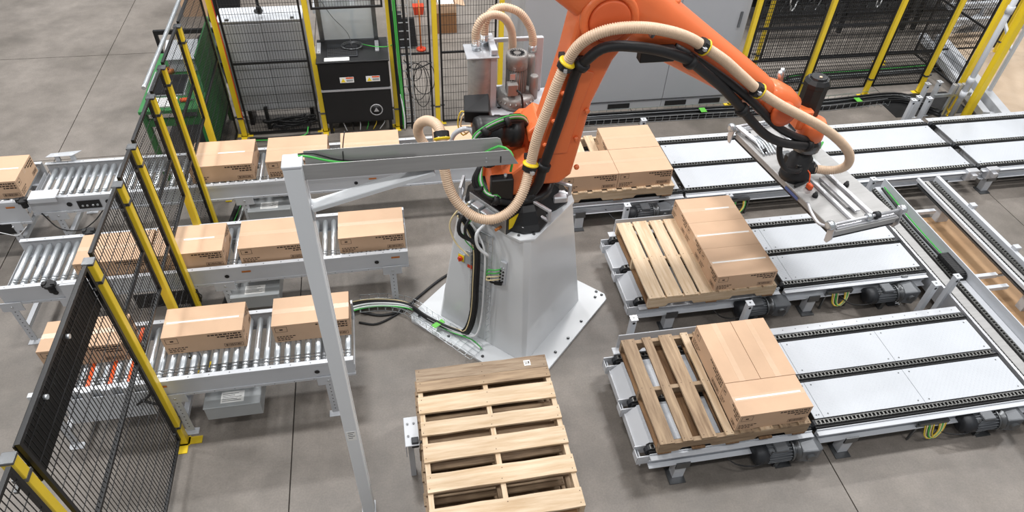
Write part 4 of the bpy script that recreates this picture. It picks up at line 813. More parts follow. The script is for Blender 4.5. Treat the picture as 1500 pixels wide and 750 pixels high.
# dress pack: black cable hoses
BLK = [(.884, 4.08, 1.46), (.982, 4.05, 1.522), (1.055, 4.03, 1.663), (1.08, 4.02, 1.809), (1.148, 4.03, 2.086), (1.208, 4.04, 2.328), (1.257, 4.05, 2.546), (1.276, 4.02, 2.631), (1.314, 3.98, 2.712), (1.387, 3.96, 2.785), (1.502, 3.96, 2.80), (1.696, 3.98, 2.765), (1.874, 4.0, 2.712), (2.041, 4.02, 2.638), (2.198, 4.05, 2.52), (2.397, 4.08, 2.362), (2.586, 4.09, 2.184), (2.75, 4.1, 2.022), (2.917, 4.12, 1.883), (3.112, 4.15, 1.782), (3.346, 4.2, 1.708), (3.46, 4.23, 1.675)]
MB().tube(BLK, .036, 12, .04).build('cable_hose', 'rubber', t)
MB().tube([(1.95, 4.10, 2.70), (2.1, 4.08, 2.62), (2.386, 4.1, 2.434), (2.598, 4.12, 2.281), (2.796, 4.14, 2.115), (2.992, 4.16, 1.946), (3.22, 4.2, 1.805), (3.46, 4.25, 1.70)], .032, 12, .04).build('cable_hose', 'rubber', t)
MB().tube([(3.09, 4.18, 1.75), (3.115, 4.15, 1.64), (3.2, 4.14, 1.53), (3.35, 4.18, 1.46), (3.42, 4.25, 1.47)], .024, 10, .03).build('cable_hose', 'rubber', t)
for i in (3, 7, 13, 16, 20):
    a, b_ = Vector(BLK[i]), Vector(BLK[i + 1]); d = (b_ - a).normalized(); MB().lathe([(.036, 0), (.052, .004), (.052, .045), (.036, .05)], a, d, 14).build('hose_holder', 'rubber', t); MB().bar(a + d * .025, a + d * .025 + Vector((0, .10, 0)), .05, .05).build('holder_arm', 'rubber', t)
MB().box(1.7, 1.95, 4.04, 4.12, 2.62, 2.72).build('holder_bracket', 'black', t, .006); MB().lathe([(.02, 0), (.02, .06), (.012, .08)], (1.74, 4.03, 2.82), (.4, -.2, 1), 8).build('spring_bolt', 'galv', t)
# beige suction hose
HOSE = [(.364, 4.42, 1.70), (.27, 4.46, 1.76), (.205, 4.5, 1.863), (.208, 4.45, 1.987), (.266, 4.35, 2.083), (.323, 4.2, 2.135), (.345, 4.1, 2.107), (.348, 4.02, 2.02), (.348, 3.98, 1.894), (.379, 3.92, 1.752), (.45, 3.86, 1.644), (.562, 3.8, 1.577), (.691, 3.78, 1.572), (.815, 3.8, 1.633), (.905, 3.86, 1.745), (.965, 3.95, 1.9), (1.010, 3.98, 2.13), (1.073, 4.0, 2.334), (1.133, 4.02, 2.529), (1.181, 4.03, 2.651), (1.239, 4.0, 2.79), (1.328, 3.95, 2.889), (1.462, 3.93, 2.934), (1.646, 3.93, 2.931), (1.848, 3.97, 2.874), (2.012, 4.02, 2.798), (2.135, 4.04, 2.724), (2.319, 4.05, 2.608), (2.488, 4.06, 2.477), (2.66, 4.06, 2.345), (2.864, 4.06, 2.217), (3.062, 4.05, 2.115), (3.276, 4.05, 2.001), (3.5, 4.08, 1.849), (3.705, 4.12, 1.668), (3.79, 4.16, 1.52), (3.77, 4.2, 1.43), (3.68, 4.24, 1.395), (3.57, 4.28, 1.395)]
MB().tube(HOSE, .036, 14, .005, (1.07, 1.07, .86)).build('suction_hose', 'hose', t)
def hclamp(i, off=0.0):
    a, b_ = Vector(HOSE[i]), Vector(HOSE[i + 1]); d = (b_ - a).normalized(); a = a + d * off
    c = MB().lathe([(.04, -.035), (.056, -.033), (.056, .012), (.04, .014)], a, d, 8, False).build('hose_clamp', 'rubber', t)
    MB().lathe([(.04, .012), (.06, .013), (.06, .022), (.046, .03), (.038, .03)], a, d, 18).build('yellow_collar', 'hoseyellow', c)
    sd = d.cross(Vector((0, 0, 1))).normalized(); MB().bar(a + sd * .03 - d * .02 + Vector((0, -.045, 0)), a - sd * .03 - d * .02 + Vector((0, -.045, 0)), .022, .022).build('buckle', 'alu', c); MB().bar(a, a + Vector((.0, .14, 0)), .04, .04).build('clamp_arm', 'rubber', c)
hclamp(6); hclamp(15); hclamp(19); hclamp(26); hclamp(29)
# ------------------------------------------------------------------ gripper
GA = math.radians(8.5); GC = Vector((3.62, 4.36, 1.30))
t = thing('vacuum_gripper', 'flat silver vacuum gripper plate hanging from the robot wrist above the conveyors', 'gripper', tuple(GC), rz=GA)
def L(mb, nm, mtl, bev=0.0, par=None): return mb.build(nm, mtl, par or t, bev, local=True)
L(MB().box(-.32, .32, -.76, .72, -.01, .012), 'plate', 'stainless', .004); L(MB().box(-.31, .31, -.75, .71, -.05, -.01), 'suction_chamber', 'stainless'); L(MB().box(-.305, .305, -.745, .705, -.075, -.05), 'foam_pad', 'rubber')
for s in (-1, 1): L(MB().box(s * .10 - .018, s * .10 + .018, -.70, .68, .012, .04), 'stiffener', 'alu', .004)
L(MB().box(-.05, .04, -.55, -.2, .012, .035), 'slide_rail', 'stainless'); L(MB().box(-.03, .02, -.62, -.15, .035, .05), 'slide_rail', 'alu')
for px, py in ((-.25, .35), (-.24, -.05), (-.20, -.33), (.2, .3), (.16, -.28), (-.24, .62)): L(MB().lathe([(.024, .012), (.024, .03), (.018, .045), (.012, .045), (.012, .06)], (px, py, 0), (0, 0, 1), 10), 'rubber_knob', 'rubber')
for (yy, s) in ((-.72, -1), (.74, 1)):
    rd = MB().cyl((-.36, yy, .055), (.36, yy, .055), .014, n=10); L(rd, 'clamp_shaft', 'alu')
    for xx in (-.36, .36):
        L(MB().lathe([(.02, -.025), (.038, -.02), (.042, 0), (.038, .02), (.02, .025)], (xx, yy, .055), (1, 0, 0), 14), 'end_knob', 'galv'); L(MB().prism([(yy - .03 * s, .08), (yy + .03 * s, .08), (yy + .05 * s, -.06), (yy + .02 * s, -.12), (yy - .01 * s, -.12), (yy - .02 * s, -.02)][::s], xx * .93 - .006, xx * .93 + .006, 'x'), 'clamp_jaw', 'alu')
    for xx in (0.02, .1): L(MB().lathe([(.015, -.02), (.032, -.018), (.032, .018), (.015, .02)], (xx, yy, .055), (1, 0, 0), 12), 'shaft_bearing', 'motordark' if xx > .05 else 'galv')
    L(MB().box(-.30, .30, yy - .03, yy + .03, .012, .026), 'end_bar', 'alu', .003)
for s in (-1, 1):
    L(MB().tube([(-.33 * 1, -.40, .03), (-.35, -.50, .0), (-.35, -.62, -.02), (-.30, -.72, .03)], .014, 8), 'side_arm', 'alu') if s < 0 else L(MB().bar((-.22, .42, .03), (-.30, .74, .06), .05, .02), 'side_arm', 'alu', .003)
L(MB().lathe([(.13, .012), (.13, .07), (.10, .10), (.10, .22), (.08, .23), (.08, .30)], (-.20, -.03, 0), (0, 0, 1), 20), 'manifold', 'rubber'); L(MB().lathe([(.045, 0), (.045, .06), (.05, .062), (.05, .08)], (-.12, -.07, .09), (1, .05, 0), 14), 'hose_port', 'rubber')
L(MB().box(-.28, -.10, -.12, .08, .10, .2), 'valve_block', 'black', .01); L(MB().box(-.16, -.08, .1, .25, .012, .08), 'valve_block', 'steel', .006)
L(MB().lathe([(.0, -.05), (.05, -.03), (.055, .0), (.05, .03), (.0, .05)], (-.18, -.17, .07), (0, .3, 1), 12), 'orange_connector', 'red') if False else None
L(MB().box(-.20, -.16, -.25, -.19, .012, .06), 'sensor_body', 'orangebelt', .008); L(MB().tube([(-.18, -.2, .06), (-.16, -.15, .12), (-.18, -.08, .14)], .006, 6), 'sensor_cable', 'orangebelt'); L(MB().bar((-.30, -.18, .03), (-.18, -.15, .03), .02, .018), 'air_fitting', 'rubber')
L(MB().box(.24, .34, .55, .68, .012, .10), 'sensor_head', 'motordark', .006); L(MB().cyl((.26, .62, .10), (.26, .62, .13), .028, n=12), 'cap_nut', 'white')
L(MB().box(-.321, -.3205, -.28, -.10, -.045, -.015), 'logo_plate', 'blue')
L(MB().tube([(.0, .0, .25), (.12, .1, .22), (.2, .18, .12), (.22, .25, .03)], .01, 6), 'air_line', 'greencable'); L(MB().tube([(-.02, .02, .22), (.1, .13, .2), (.18, .21, .1), (.2, .29, .03)], .012, 6), 'air_line', 'whitecable')
for i in range(5): L(MB().tube([(-.28 + .03 * i, .30, .02), (-.27 + .03 * i, .45, .05), (-.26 + .028 * i, .58, .03)], .008, 6), 'air_line', 'galv')
# ------------------------------------------------------------------ vacuum blower unit behind the shoulder
t = thing('vacuum_unit', 'vacuum blower with stainless filter canister in a white frame behind the robot shoulder', 'vacuum pump', (.95, 4.85, 1.5))
MB().box(.80, 1.32, 4.66, 5.04, 1.875, 1.895).build('platform', 'white', t, .003); MB().box(.80, .85, 4.78, 4.83, 1.62, 2.36).build('upright', 'white', t, .003); MB().box(1.06, 1.12, 4.68, 4.74, 1.48, 1.88).build('upright', 'white', t, .003); MB().box(.80, .85, 4.98, 5.03, 1.9, 2.36).build('upright', 'white', t, .003)
MB().box(.80, .85, 4.76, 5.05, 2.36, 2.40).build('top_beam', 'white', t, .003); MB().box(.85, 1.26, 5.02, 5.05, 1.9, 1.94).build('back_rail', 'white', t, .003); MB().box(.85, 1.26, 5.02, 5.05, 2.33, 2.36).build('back_rail', 'white', t, .003); MB().box(1.17, 1.26, 4.99, 5.02, 1.9, 2.37).build('upright', 'white', t, .003); MB().box(.80, 1.3, 4.66, 4.68, 1.84, 1.875).build('platform_lip', 'white', t); MB().box(.78, 1.14, 4.6, 4.85, 1.46, 1.50).build('mount_plate', 'steel', t)
MB().lathe([(.04, 1.895), (.145, 1.90), (.155, 1.93), (.155, 1.975), (.14, 2.0), (.09, 2.01)], (1.015, 4.83, 0), (0, 0, 1), 28).build('impeller_housing', 'blower', t)
for k in range(22):
    a = 2 * math.pi * k / 22; c, s = math.cos(a), math.sin(a); MB().bar((1.015 + c * .10, 4.83 + s * .10, 2.0), (1.015 + c * .16, 4.83 + s * .16, 1.955), .008, .02).build('cooling_rib', 'blower', t)
f = MB().lathe([(.072, 2.01), (.072, 2.22)], (1.015, 4.83, 0), (0, 0, 1), 20)
for k in range(26):
    a = 2 * math.pi * k / 26; c, s = math.cos(a), math.sin(a); f.bar((1.015 + c * .077, 4.83 + s * .077, 2.02), (1.015 + c * .077, 4.83 + s * .077, 2.22), .004, .014, (c, s, 0))
f.build('motor_body', 'blower', t); MB().lathe([(.086, 2.22), (.088, 2.31), (.08, 2.335), (.068, 2.34), (.06, 2.33), (.0, 2.335)], (1.015, 4.83, 0), (0, 0, 1), 24).build('fan_cowl', 'blower', t)
k = MB()
for i in range(18):
    a = 2 * math.pi * i / 18; k.bar((1.015 + math.cos(a) * .03, 4.83 + math.sin(a) * .03, 2.338), (1.015 + math.cos(a) * .058, 4.83 + math.sin(a) * .058, 2.338), .004, .006)
k.build('fan_grille', 'motordark', t, kind='stuff'); MB().box(.925, 1.01, 4.70, 4.77, 2.03, 2.13).build('terminal_box', 'blower', t, .005); MB().box(.95, .99, 4.745, 4.752, 2.15, 2.2).build('rating_plate', 'alu', t)
MB().tube([(1.0, 4.70, 2.08), (1.03, 4.67, 2.06), (1.045, 4.66, 1.95), (1.05, 4.64, 1.80), (1.04, 4.62, 1.6)], .009, 8).build('power_cable', 'rubber', t)
MB().lathe([(.036, 1.95), (.036, 2.14), (.03, 2.15), (.02, 2.15)], (1.155, 4.80, 0), (0, 0, 1), 16).build('silencer', 'blower', t); MB().lathe([(.038, 2.0), (.038, 2.24), (.028, 2.26)], (1.15, 4.94, 0), (0, 0, 1), 16).build('silencer', 'blower', t); MB().lathe([(.034, 2.26), (.034, 2.32)], (1.17, 4.98, 0), (0, 0, 1), 12).build('hose_coupling', 'galv', t)
MB().lathe([(.06, 1.86), (.105, 1.90), (.105, 2.33), (.10, 2.34)], (.735, 4.86, 0), (0, 0, 1), 24).build('filter_canister', 'stainless', t); MB().box(.61, .86, 4.74, 4.98, 2.34, 2.352).build('canister_lid', 'alu', t, .003)
for x, y in ((.70, 4.88), (.775, 4.95)): MB().lathe([(.034, 2.352), (.034, 2.38), (.04, 2.382), (.04, 2.40), (.03, 2.405), (.03, 2.44)], (x, y, 0), (0, 0, 1), 14).build('hose_coupling', 'galv', t)
MB().tube([(.70, 4.88, 2.40), (.70, 4.88, 2.50), (.745, 4.89, 2.585), (.83, 4.90, 2.615), (.915, 4.92, 2.58), (.975, 4.94, 2.49), (1.0, 4.96, 2.37), (1.0, 4.97, 2.25)], .03, 12, .005, (1.08, 1.08, .86)).build('short_hose', 'hose', t)
MB().tube([(.775, 4.95, 2.40), (.785, 4.97, 2.52), (.845, 5.0, 2.60), (.935, 5.01, 2.62), (1.05, 5.0, 2.58), (1.13, 4.99, 2.48), (1.165, 4.98, 2.38), (1.17, 4.98, 2.28)], .03, 12, .005, (1.08, 1.08, .86)).build('short_hose', 'hose', t)
MB().lathe([(.025, 1.80), (.05, 1.83), (.05, 1.86)], (.735, 4.80, 0), (0, 0, 1), 14).build('drain_cup', 'hose', t)
for i in range(9): 
    a = random.uniform(0, 6.28); x, y, z = .66 + .1 * (i % 4), 4.74 + .02 * (i % 3), 1.84 + .02 * (i % 3); MB().lathe([(.014, 0), (.018, .01), (.018, .03), (.01, .035)], (x, y, z), (math.cos(a), -1, .3), 8).build('air_fitting', ('rubber', 'galv', 'rubber')[i % 3], t)
MB().tube([(.66, 4.72, 1.84), (.58, 4.70, 1.90), (.55, 4.70, 1.80), (.59, 4.70, 1.72), (.64, 4.71, 1.76), (.63, 4.71, 1.86)], .007, 6).build('air_line', 'creamcable', t); MB().tube([(.64, 4.72, 1.86), (.56, 4.71, 1.92), (.53, 4.71, 1.80), (.57, 4.7, 1.70), (.63, 4.71, 1.74)], .006, 6).build('air_line', 'yellowcable', t)
MB().tube([(.68, 4.72, 1.87), (.80, 4.66, 1.87), (.95, 4.60, 1.86), (1.03, 4.56, 1.82), (1.05, 4.5, 1.70)], .007, 6).build('air_line', 'creamcable', t)
for i in range(3): MB().tube([(.9 + .03 * i, 4.60, 1.80), (.93 + .03 * i, 4.56, 1.90), (.98 + .02 * i, 4.52, 1.84), (1.0 + .02 * i, 4.48, 1.74)], .007, 6).build('motor_lead', ('rubber', 'greencable', 'rubber')[i], t)
# ------------------------------------------------------------------ portal: white column, stainless cable tray and brace
t = thing('support_post', 'tall white column rising in front of the roller conveyors', 'post', (-.42, 2.49, 0))
MB().box(-.465, -.385, 2.445, 2.535, .008, 3.10).build('tube', 'bright', t, .004); MB().box(-.475, -.375, 2.435, 2.545, 0, .008).build('foot_plate', 'white', t); MB().box(-.468, -.382, 2.442, 2.538, 3.10, 3.115).build('cap', 'white', t, .003)
MB().box(-.384, -.3835, 2.492, 2.494, .05, 3.05).build('seam', 'steel', t)
lb = MB().box(-.456, -.396, 2.4435, 2.445, 1.00, 1.10).build('sign', 'paper', t); k = MB()
for r in range(4): k.box(-.446, -.446 + (.04, .03, .04, .026)[r], 2.4425, 2.4435, 1.085 - r * .02, 1.09 - r * .02)
k.build('print', 'steel', lb, kind='stuff')
t = thing('cable_tray', 'stainless steel U-shaped cable tray spanning from the white column to the robot', 'cable tray', (.08, 2.51, 3.03))
MB().box(-.383, .52, 2.46, 2.565, 3.030, 3.033).build('tray_floor', 'stainless', t)
MB().prism([(-.383, 3.033), (.545, 3.033), (.50, 3.108), (-.383, 3.108)], 2.458, 2.461, 'y').build('near_wall', 'stainless', t); MB().prism([(-.383, 3.033), (.50, 3.033), (.48, 3.10), (.465, 3.108), (-.383, 3.108)], 2.562, 2.565, 'y').build('far_wall', 'stainless', t)
for x in (-.2, .0, .18, .36): MB().box(x, x + .012, 2.461, 2.562, 3.033, 3.036).build('floor_bead', 'stainless', t)
for z in (3.055, 3.075): MB().cyl((.40, 2.456, z), (.40, 2.460, z), .004, n=6).build('rivet', 'alu', t)
MB().box(.462, .467, 2.4565, 2.459, 3.045, 3.08).build('slot', 'rubber', t)
t = thing('tray_brace', 'bright steel diagonal brace between the white column and the cable tray', 'brace', (-.38, 2.5, 2.83))
MB().bar((-.384, 2.495, 2.855), (.17, 2.50, 3.005), .055, .03, (0, -.2, 1)).build('strut', 'bright', t, .003); MB().box(-.384, -.376, 2.47, 2.53, 2.79, 2.87).build('end_plate', 'alu', t); MB().box(.12, .2, 2.48, 2.54, 3.016, 3.03).build('end_plate', 'steel', t)
t = thing('tray_cables', 'green and black cables lying in the stainless cable tray', 'cables', (-.3, 2.54, 3.05))
MB().tube([(-.40, 2.515, 3.118), (-.36, 2.53, 3.10), (-.25, 2.54, 3.055), (-.1, 2.54, 3.042), (.02, 2.53, 3.04)], .005, 8).build('green_cable', 'greencable', t); MB().tube([(.40, 2.54, 3.045), (.47, 2.55, 3.07), (.52, 2.53, 3.05), (.53, 2.51, 3.02), (.52, 2.50, 2.96)], .006, 8).build('green_cable', 'greencable', t); MB().tube([(.02, 2.47, 3.04), (.40, 2.47, 3.04)], .006, 8).build('black_cable', 'rubber', t)
MB().tube([(-.40, 2.52, 3.122), (-.34, 2.55, 3.10), (-.2, 2.552, 3.048), (.1, 2.55, 3.042)], .004, 6).build('black_cable', 'rubber', t); MB().tube([(-.22, 2.548, 3.05), (-.215, 2.57, 3.11), (-.20, 2.60, 3.17)], .0025, 6).build('cable_tie', 'rubber', t)

# ------------------------------------------------------------------ gate posts and platform at the right
post(7.52, 6.97, 'yellow gate post behind the grey pole with a yellow cable coil at its foot', 2.3, 'yellow gate posts at the right', flange=(0, -1), w=.065, bands=(1.9,))
post(7.54, 6.68, 'broad yellow gate post standing behind the rear deck at the right', 2.3, 'yellow gate posts at the right', flange=(0, -1), w=.085, bands=())
post(7.9, 7.35, 'slim yellow post with mesh between the gate posts', 2.0, 'yellow gate posts at the right', flange=(0, -1), w=.04, bands=(.5,))
panel('x', 7.9, 7.40, 8.40, .14, 2.0, 'short mesh fence behind the gate posts at the right', (1.0,), 'mesh panels at the right', .035, .1)
t = thing('conduit_pole', 'round pale grey conduit pole with couplings between the yellow gate posts', 'pole', (7.34, 6.70, 0))
MB().cyl((7.34, 6.70, .01), (7.34, 6.70, 2.3), .034, n=16).build('pipe', 'white', t); MB().cyl((7.34, 6.70, 0), (7.34, 6.70, .012), .07, n=16).build('foot_plate', 'white', t)
for z in (.42, .62, 1.55): MB().cyl((7.34, 6.70, z), (7.34, 6.70, z + .09), .043, n=16).build('coupling', 'white', t)
t = thing('sensor_cluster', 'cluster of steel sensor brackets between the yellow gate posts', 'bracket', (7.42, 6.82, 0))
for i in range(4):
    MB().box(7.26 + .07 * i, 7.31 + .07 * i, 6.80, 6.86, .40, .54).build('sensor_box', 'alu', t, .004)
MB().box(7.05, 7.6, 6.82, 6.85, .36, .40).build('mount_bar', 'galv', t); MB().box(7.30, 7.33, 6.82, 6.85, 0, .36).build('support', 'galv', t)
t = thing('cable_coil', 'yellow cable coil hanging at the foot of the gate post', 'cables', (7.46, 6.9, 0.1))
for i in range(4): MB().tube([(7.46 + .08 * math.cos(a / 8 * 6.283), 6.90 - .01 * i, .24 + (.13 + .008 * i) * math.sin(a / 8 * 6.283)) for a in range(9)], .007, 6, .02).build('cable_turn', 'yellowcable', t)
MB().box(7.45, 7.47, 6.9, 6.94, .0, .38).build('hook', 'galv', t)
t = thing('plywood_platform', 'low brown plywood platform with white steel edge beams at the far right', 'platform', (9.4, 7.9, 0))
MB().prism([(8.22, 6.75), (12.5, 6.2), (13, 9.2), (8.85, 9.1)], .03, .06).build('deck', 'plydeck', t)
dv = Vector((.57, 2.2, 0)).normalized(); sd = Vector((dv.y, -dv.x, 0))
for o, wd, z in ((0, .13, .09), (-.17, .06, .05), (-.27, .10, .12)):
    p = Vector((8.12, 6.62, z)) + sd * o; MB().bar(p, p + dv * 2.35, wd, .10 if o else .16).build('edge_beam', 'white', t, .004)
for f in (.15, 1.0, 1.9): p = Vector((8.12, 6.62, .06)) + dv * f; MB().bar(p - sd * .27, p + sd * .02, .05, .05).build('cross_tie', 'white', t)
MB().box(8.5, 12, 6.55, 6.62, .06, .09).build('yellow_edge', 'yellow', t)
t = thing('handrail', 'slender white handrail frame on the plywood platform', 'handrail', (8.45, 7.2, .06))
MB().box(8.27, 8.31, 7.18, 7.22, .06, 1.3).build('upright', 'white', t); MB().box(9.2, 9.24, 8.6, 8.64, .06, 1.3).build('upright', 'white', t); MB().bar((8.29, 7.2, 1.3), (9.22, 8.62, 1.3), .04, .04).build('top_rail', 'white', t); MB().bar((8.29, 7.2, .75), (9.22, 8.62, .75), .035, .035).build('mid_rail', 'white', t)
t = thing('steel_frame', 'white steel frame lying beyond the plywood platform at the top right', 'frame', (9.3, 9.4, 0))
for a_, b_ in (((8.6, 8.75, .25), (9.7, 9.3, .25)), ((8.75, 9.05, .55), (10.3, 9.1, .55)), ((8.7, 8.85, .40), (9.9, 8.85, .40)), ((9.7, 9.3, .25), (9.7, 9.3, .9))): MB().bar(a_, b_, .08, .08).build('beam', 'white', t)
for x, y in ((8.62, 8.77), (9.7, 9.3), (10.2, 9.1)): MB().box(x - .03, x + .03, y - .03, y + .03, 0, .5).build('support', 'white', t)
one('rubber_mat', 'rubber', MB().box(6.75, 7.9, 6.95, 7.5, 0, .008), 'black rubber mat on the floor behind the gate posts', 'mat', (7.3, 7.2, 0))

# ------------------------------------------------------------------ cable trunk along the back
def trunk_pts(o, z): return [(1.5, 7.36 + o, z), (2.56, 7.37 + o, z), (3.83, 7.36 + o, z), (4.8, 7.34 + o, z), (5.91, 7.35 + o, z), (6.8, 7.42 + o, z), (7.12, 7.34 + o, z), (7.24, 7.05 + o * .2, z), (7.2, 6.75, z + .1)]
t = thing('cable_run', 'long bundle of black and green cables lying before the back fence', 'cables', (4.5, 7.36, 0))
for i, (o, z, r, mt_n) in enumerate(((-.09, .02, .018, 'rubber'), (-.05, .025, .022, 'rubber'), (-.01, .025, .022, 'rubber'), (.03, .03, .02, 'rubber'), (-.07, .06, .016, 'rubber'), (-.03, .065, .017, 'steel'), (.01, .07, .017, 'rubber'), (.05, .06, .007, 'greencable'), (-.05, .09, .009, 'steel'), (-.10, .05, .008, 'rubber'), (0, .095, .012, 'rubber'))):
    MB().tube([(x, y + random.uniform(-.012, .012), zz + random.uniform(0, .012)) for x, y, zz in trunk_pts(o, z)], r, 7, .12).build('cable', mt_n, t)
wb = MB()
for o, z in ((-.13, .01), (-.13, .09), (.10, .01), (.10, .09)):
    p = trunk_pts(o, z)[:6]
    for i in range(5): wb.bar(p[i], p[i + 1], .005, .005)
x = 1.6
while x < 6.8:
    wb.bar((x, 7.23, .01), (x, 7.23, .09), .004, .004); wb.bar((x, 7.46, .01), (x, 7.46, .09), .004, .004); wb.bar((x, 7.23, .01), (x, 7.46, .01), .004, .004); x += .1
wb.build('basket_wires', 'galv', t, kind='stuff')
for i, x in enumerate((4.02, 6.28)):
    MB().box(x, x + .08, 7.22, 7.32, .115, .12).build('green_tag', 'greentape', t)
# ------------------------------------------------------------------ large grey cabinets
for i, (x0, x1, lb) in enumerate(((1.66, 3.60, 'left'), (3.605, 4.52, 'right'))):
    t = thing('control_cabinet', '%s plain grey electrical cabinet standing behind the orange arm' % ('wide left' if i == 0 else 'narrower right'), 'cabinet', ((x0 + x1) / 2, 8.0, 0), 'tall grey cabinets')
    MB().box(x0, x1, 7.62, 8.4, .10, 2.5).build('body', 'grey', t, .004); MB().box(x0, x1, 7.585, 7.62, .13, 2.48).build('door', 'grey', t, .006)
    pb = MB().box(x0, x1, 7.60, 8.38, 0, .10).build('plinth', 'grey', t)
    for sx in (((2.86, 3.16),) if i == 0 else ((3.66, 3.96), (4.15, 4.45))): MB().box(sx[0], sx[1], 7.594, 7.6, .015, .085).build('fork_slot', 'rubber', pb)
    MB().box(x1 - .12, x1 - .09, 7.57, 7.585, 1.1, 1.3).build('handle', 'steel', t)
# ------------------------------------------------------------------ black computer cabinet
t = thing('computer_cabinet', 'black computer cabinet with two warning labels and a round emblem in the back fence', 'cabinet', (-.36, 7.7, 0))
X0, X1, YF = -.765, .04, 7.42
MB().box(X0, X1, YF + .02, 7.98, .16, .965).build('body', 'black', t, .004); MB().box(X0 - .01, X1 + .01, YF - .01, 7.99, .965, .985).build('top_plate', 'black', t, .003)
d1 = MB().box(X0 + .01, X1 - .01, YF, YF + .02, .635, .955).build('upper_drawer', 'black', t, .003); d2 = MB().box(X0 + .01, X1 - .01, YF, YF + .02, .19, .60).build('lower_drawer', 'black', t, .003); MB().box(X0, X1, YF - .006, YF + .02, .606, .628).build('silver_strip', 'alu', t)
for x in (-.535, -.235):
    l = MB().box(x, x + .16, YF - .002, YF, .715, .785).build('warning_label', 'paper', d1); MB().prism([(x + .01, .722), (x + .065, .722), (x + .0375, .772)], YF - .003, YF - .002, 'y').build('warning_triangle', 'labelyellow', l); MB().box(x + .07, x + .155, YF - .003, YF - .002, .765, .782).build('label_header', 'orangebelt', l); MB().box(x + .075, x + .15, YF - .003, YF - .002, .728, .755).build('label_text', 'boxgrey', l)
em = MB().lathe([(.078, 0), (.078, .004), (.066, .005), (.066, .002), (0, .002)], (-.155, YF, .33), (0, -1, 0), 24).build('round_emblem', 'alu', d2); MB().lathe([(.062, 0), (.062, .004), (0, .004)], (-.155, YF - .002, .33), (0, -1, 0), 20).build('emblem_field', 'black', em); MB().prism([(-.185, .31), (-.125, .31), (-.155, .365)], YF - .009, YF - .006, 'y').build('emblem_figure', 'alu', em)
for x in (X0 + .02, X1 - .06): MB().box(x, x + .04, YF + .05, YF + .09, 0, .16).build('foot', 'black', t)
MB().box(X0 + .02, X1 - .02, 7.75, 7.78, .02, .16).build('cable_shelf', 'black', t)
for i in range(6): MB().tube([(-.6 + .1 * i, 7.60, .15), (-.57 + .1 * i, 7.52, .10), (-.54 + .08 * i, 7.48, .02)], .006, 6).build('cable', ('whitecable', 'rubber', 'whitecable', 'greencable', 'yellowcable', 'whitecable')[i], t)
t = thing('glazed_screen', 'grey framed glass screen standing at the back of the black cabinet', 'screen', (-.36, 7.95, .985))
MB().box(-.68, -.10, 7.945, 7.955, 1.0, 1.6).build('pane', 'glass', t); MB().box(-.73, -.68, 7.93, 7.97, .985, 1.62).build('frame_post', 'steel', t); MB().box(-.10, -.05, 7.93, 7.97, .985, 1.62).build('frame_post', 'steel', t); MB().box(-.73, -.05, 7.93, 7.97, 1.6, 1.64).build('frame_rail', 'steel', t)
t = thing('keyboard', 'black keyboard on top of the black cabinet beside loose papers', 'keyboard', (-.47, 7.66, .985))
MB().box(-.65, -.30, 7.52, 7.82, .985, 1.0).build('case', 'motordark', t, .004); k = MB()
for r in range(5):
    for c in range(14): k.box(-.64 + .0235 * c, -.64 + .0235 * c + .019, 7.545 + .04 * r, 7.575 + .04 * r, 1.0, 1.005)
k.build('keys', 'rubber', t, kind='stuff')
one('paper_sheet', 'paper', MB().box(-.68, -.40, 7.44, 7.52, .985, .987), 'white paper sheets under the keyboard edge', 'paper', (-.54, 7.48, .985))
t = thing('coiled_cable', 'thin dark cable coiled on the keyboard', 'cable', (-.37, 7.74, 1.0))
for i in range(3): MB().tube([(-.36 + (.10 + .012 * i) * math.cos(a / 10 * 6.283), 7.74 + (.08 + .01 * i) * math.sin(a / 10 * 6.283), 1.008 + .006 * i) for a in range(11)], .004, 6, .02).build('coil_turn', 'steel', t)
MB().tube([(-.36, 7.70, 1.02), (-.40, 7.80, 1.15), (-.55, 7.9, 1.30), (-.66, 7.92, 1.5)], .004, 6).build('lead', 'steel', t); MB().tube([(-.26, 7.78, 1.01), (-.10, 7.68, 1.02), (.03, 7.6, 1.05), (.10, 7.5, 1.12)], .006, 6).build('green_lead', 'greencable', t)
for x, lb in ((-.745, 'left'), (-.075, 'right')):
    one('latch_bracket', 'alu', MB().box(x - .022, x + .022, 7.62, 7.88, .985, 1.0).box(x - .012, x + .012, 7.64, 7.67, 1.0, 1.012), 'white metal bracket on the %s edge of the black cabinet top' % lb, 'bracket', (x, 7.75, .985))
t = thing('desk_printer', 'black printer with a white label high behind the mesh above the black cabinet', 'printer', (-.55, 8.3, 0))
MB().box(-.75, -.36, 8.15, 8.5, 1.3, 1.42).build('case', 'black', t, .01); MB().box(-.62, -.5, 8.148, 8.15, 1.36, 1.41).build('label_plate', 'paper', t); MB().box(-.78, -.3, 8.12, 8.55, 1.25, 1.30).build('shelf', 'white', t); MB().box(-.76, -.72, 8.2, 8.5, 0, 1.25).build('shelf_leg', 'white', t); MB().box(-.36, -.32, 8.2, 8.5, 0, 1.25).build('shelf_leg', 'white', t)
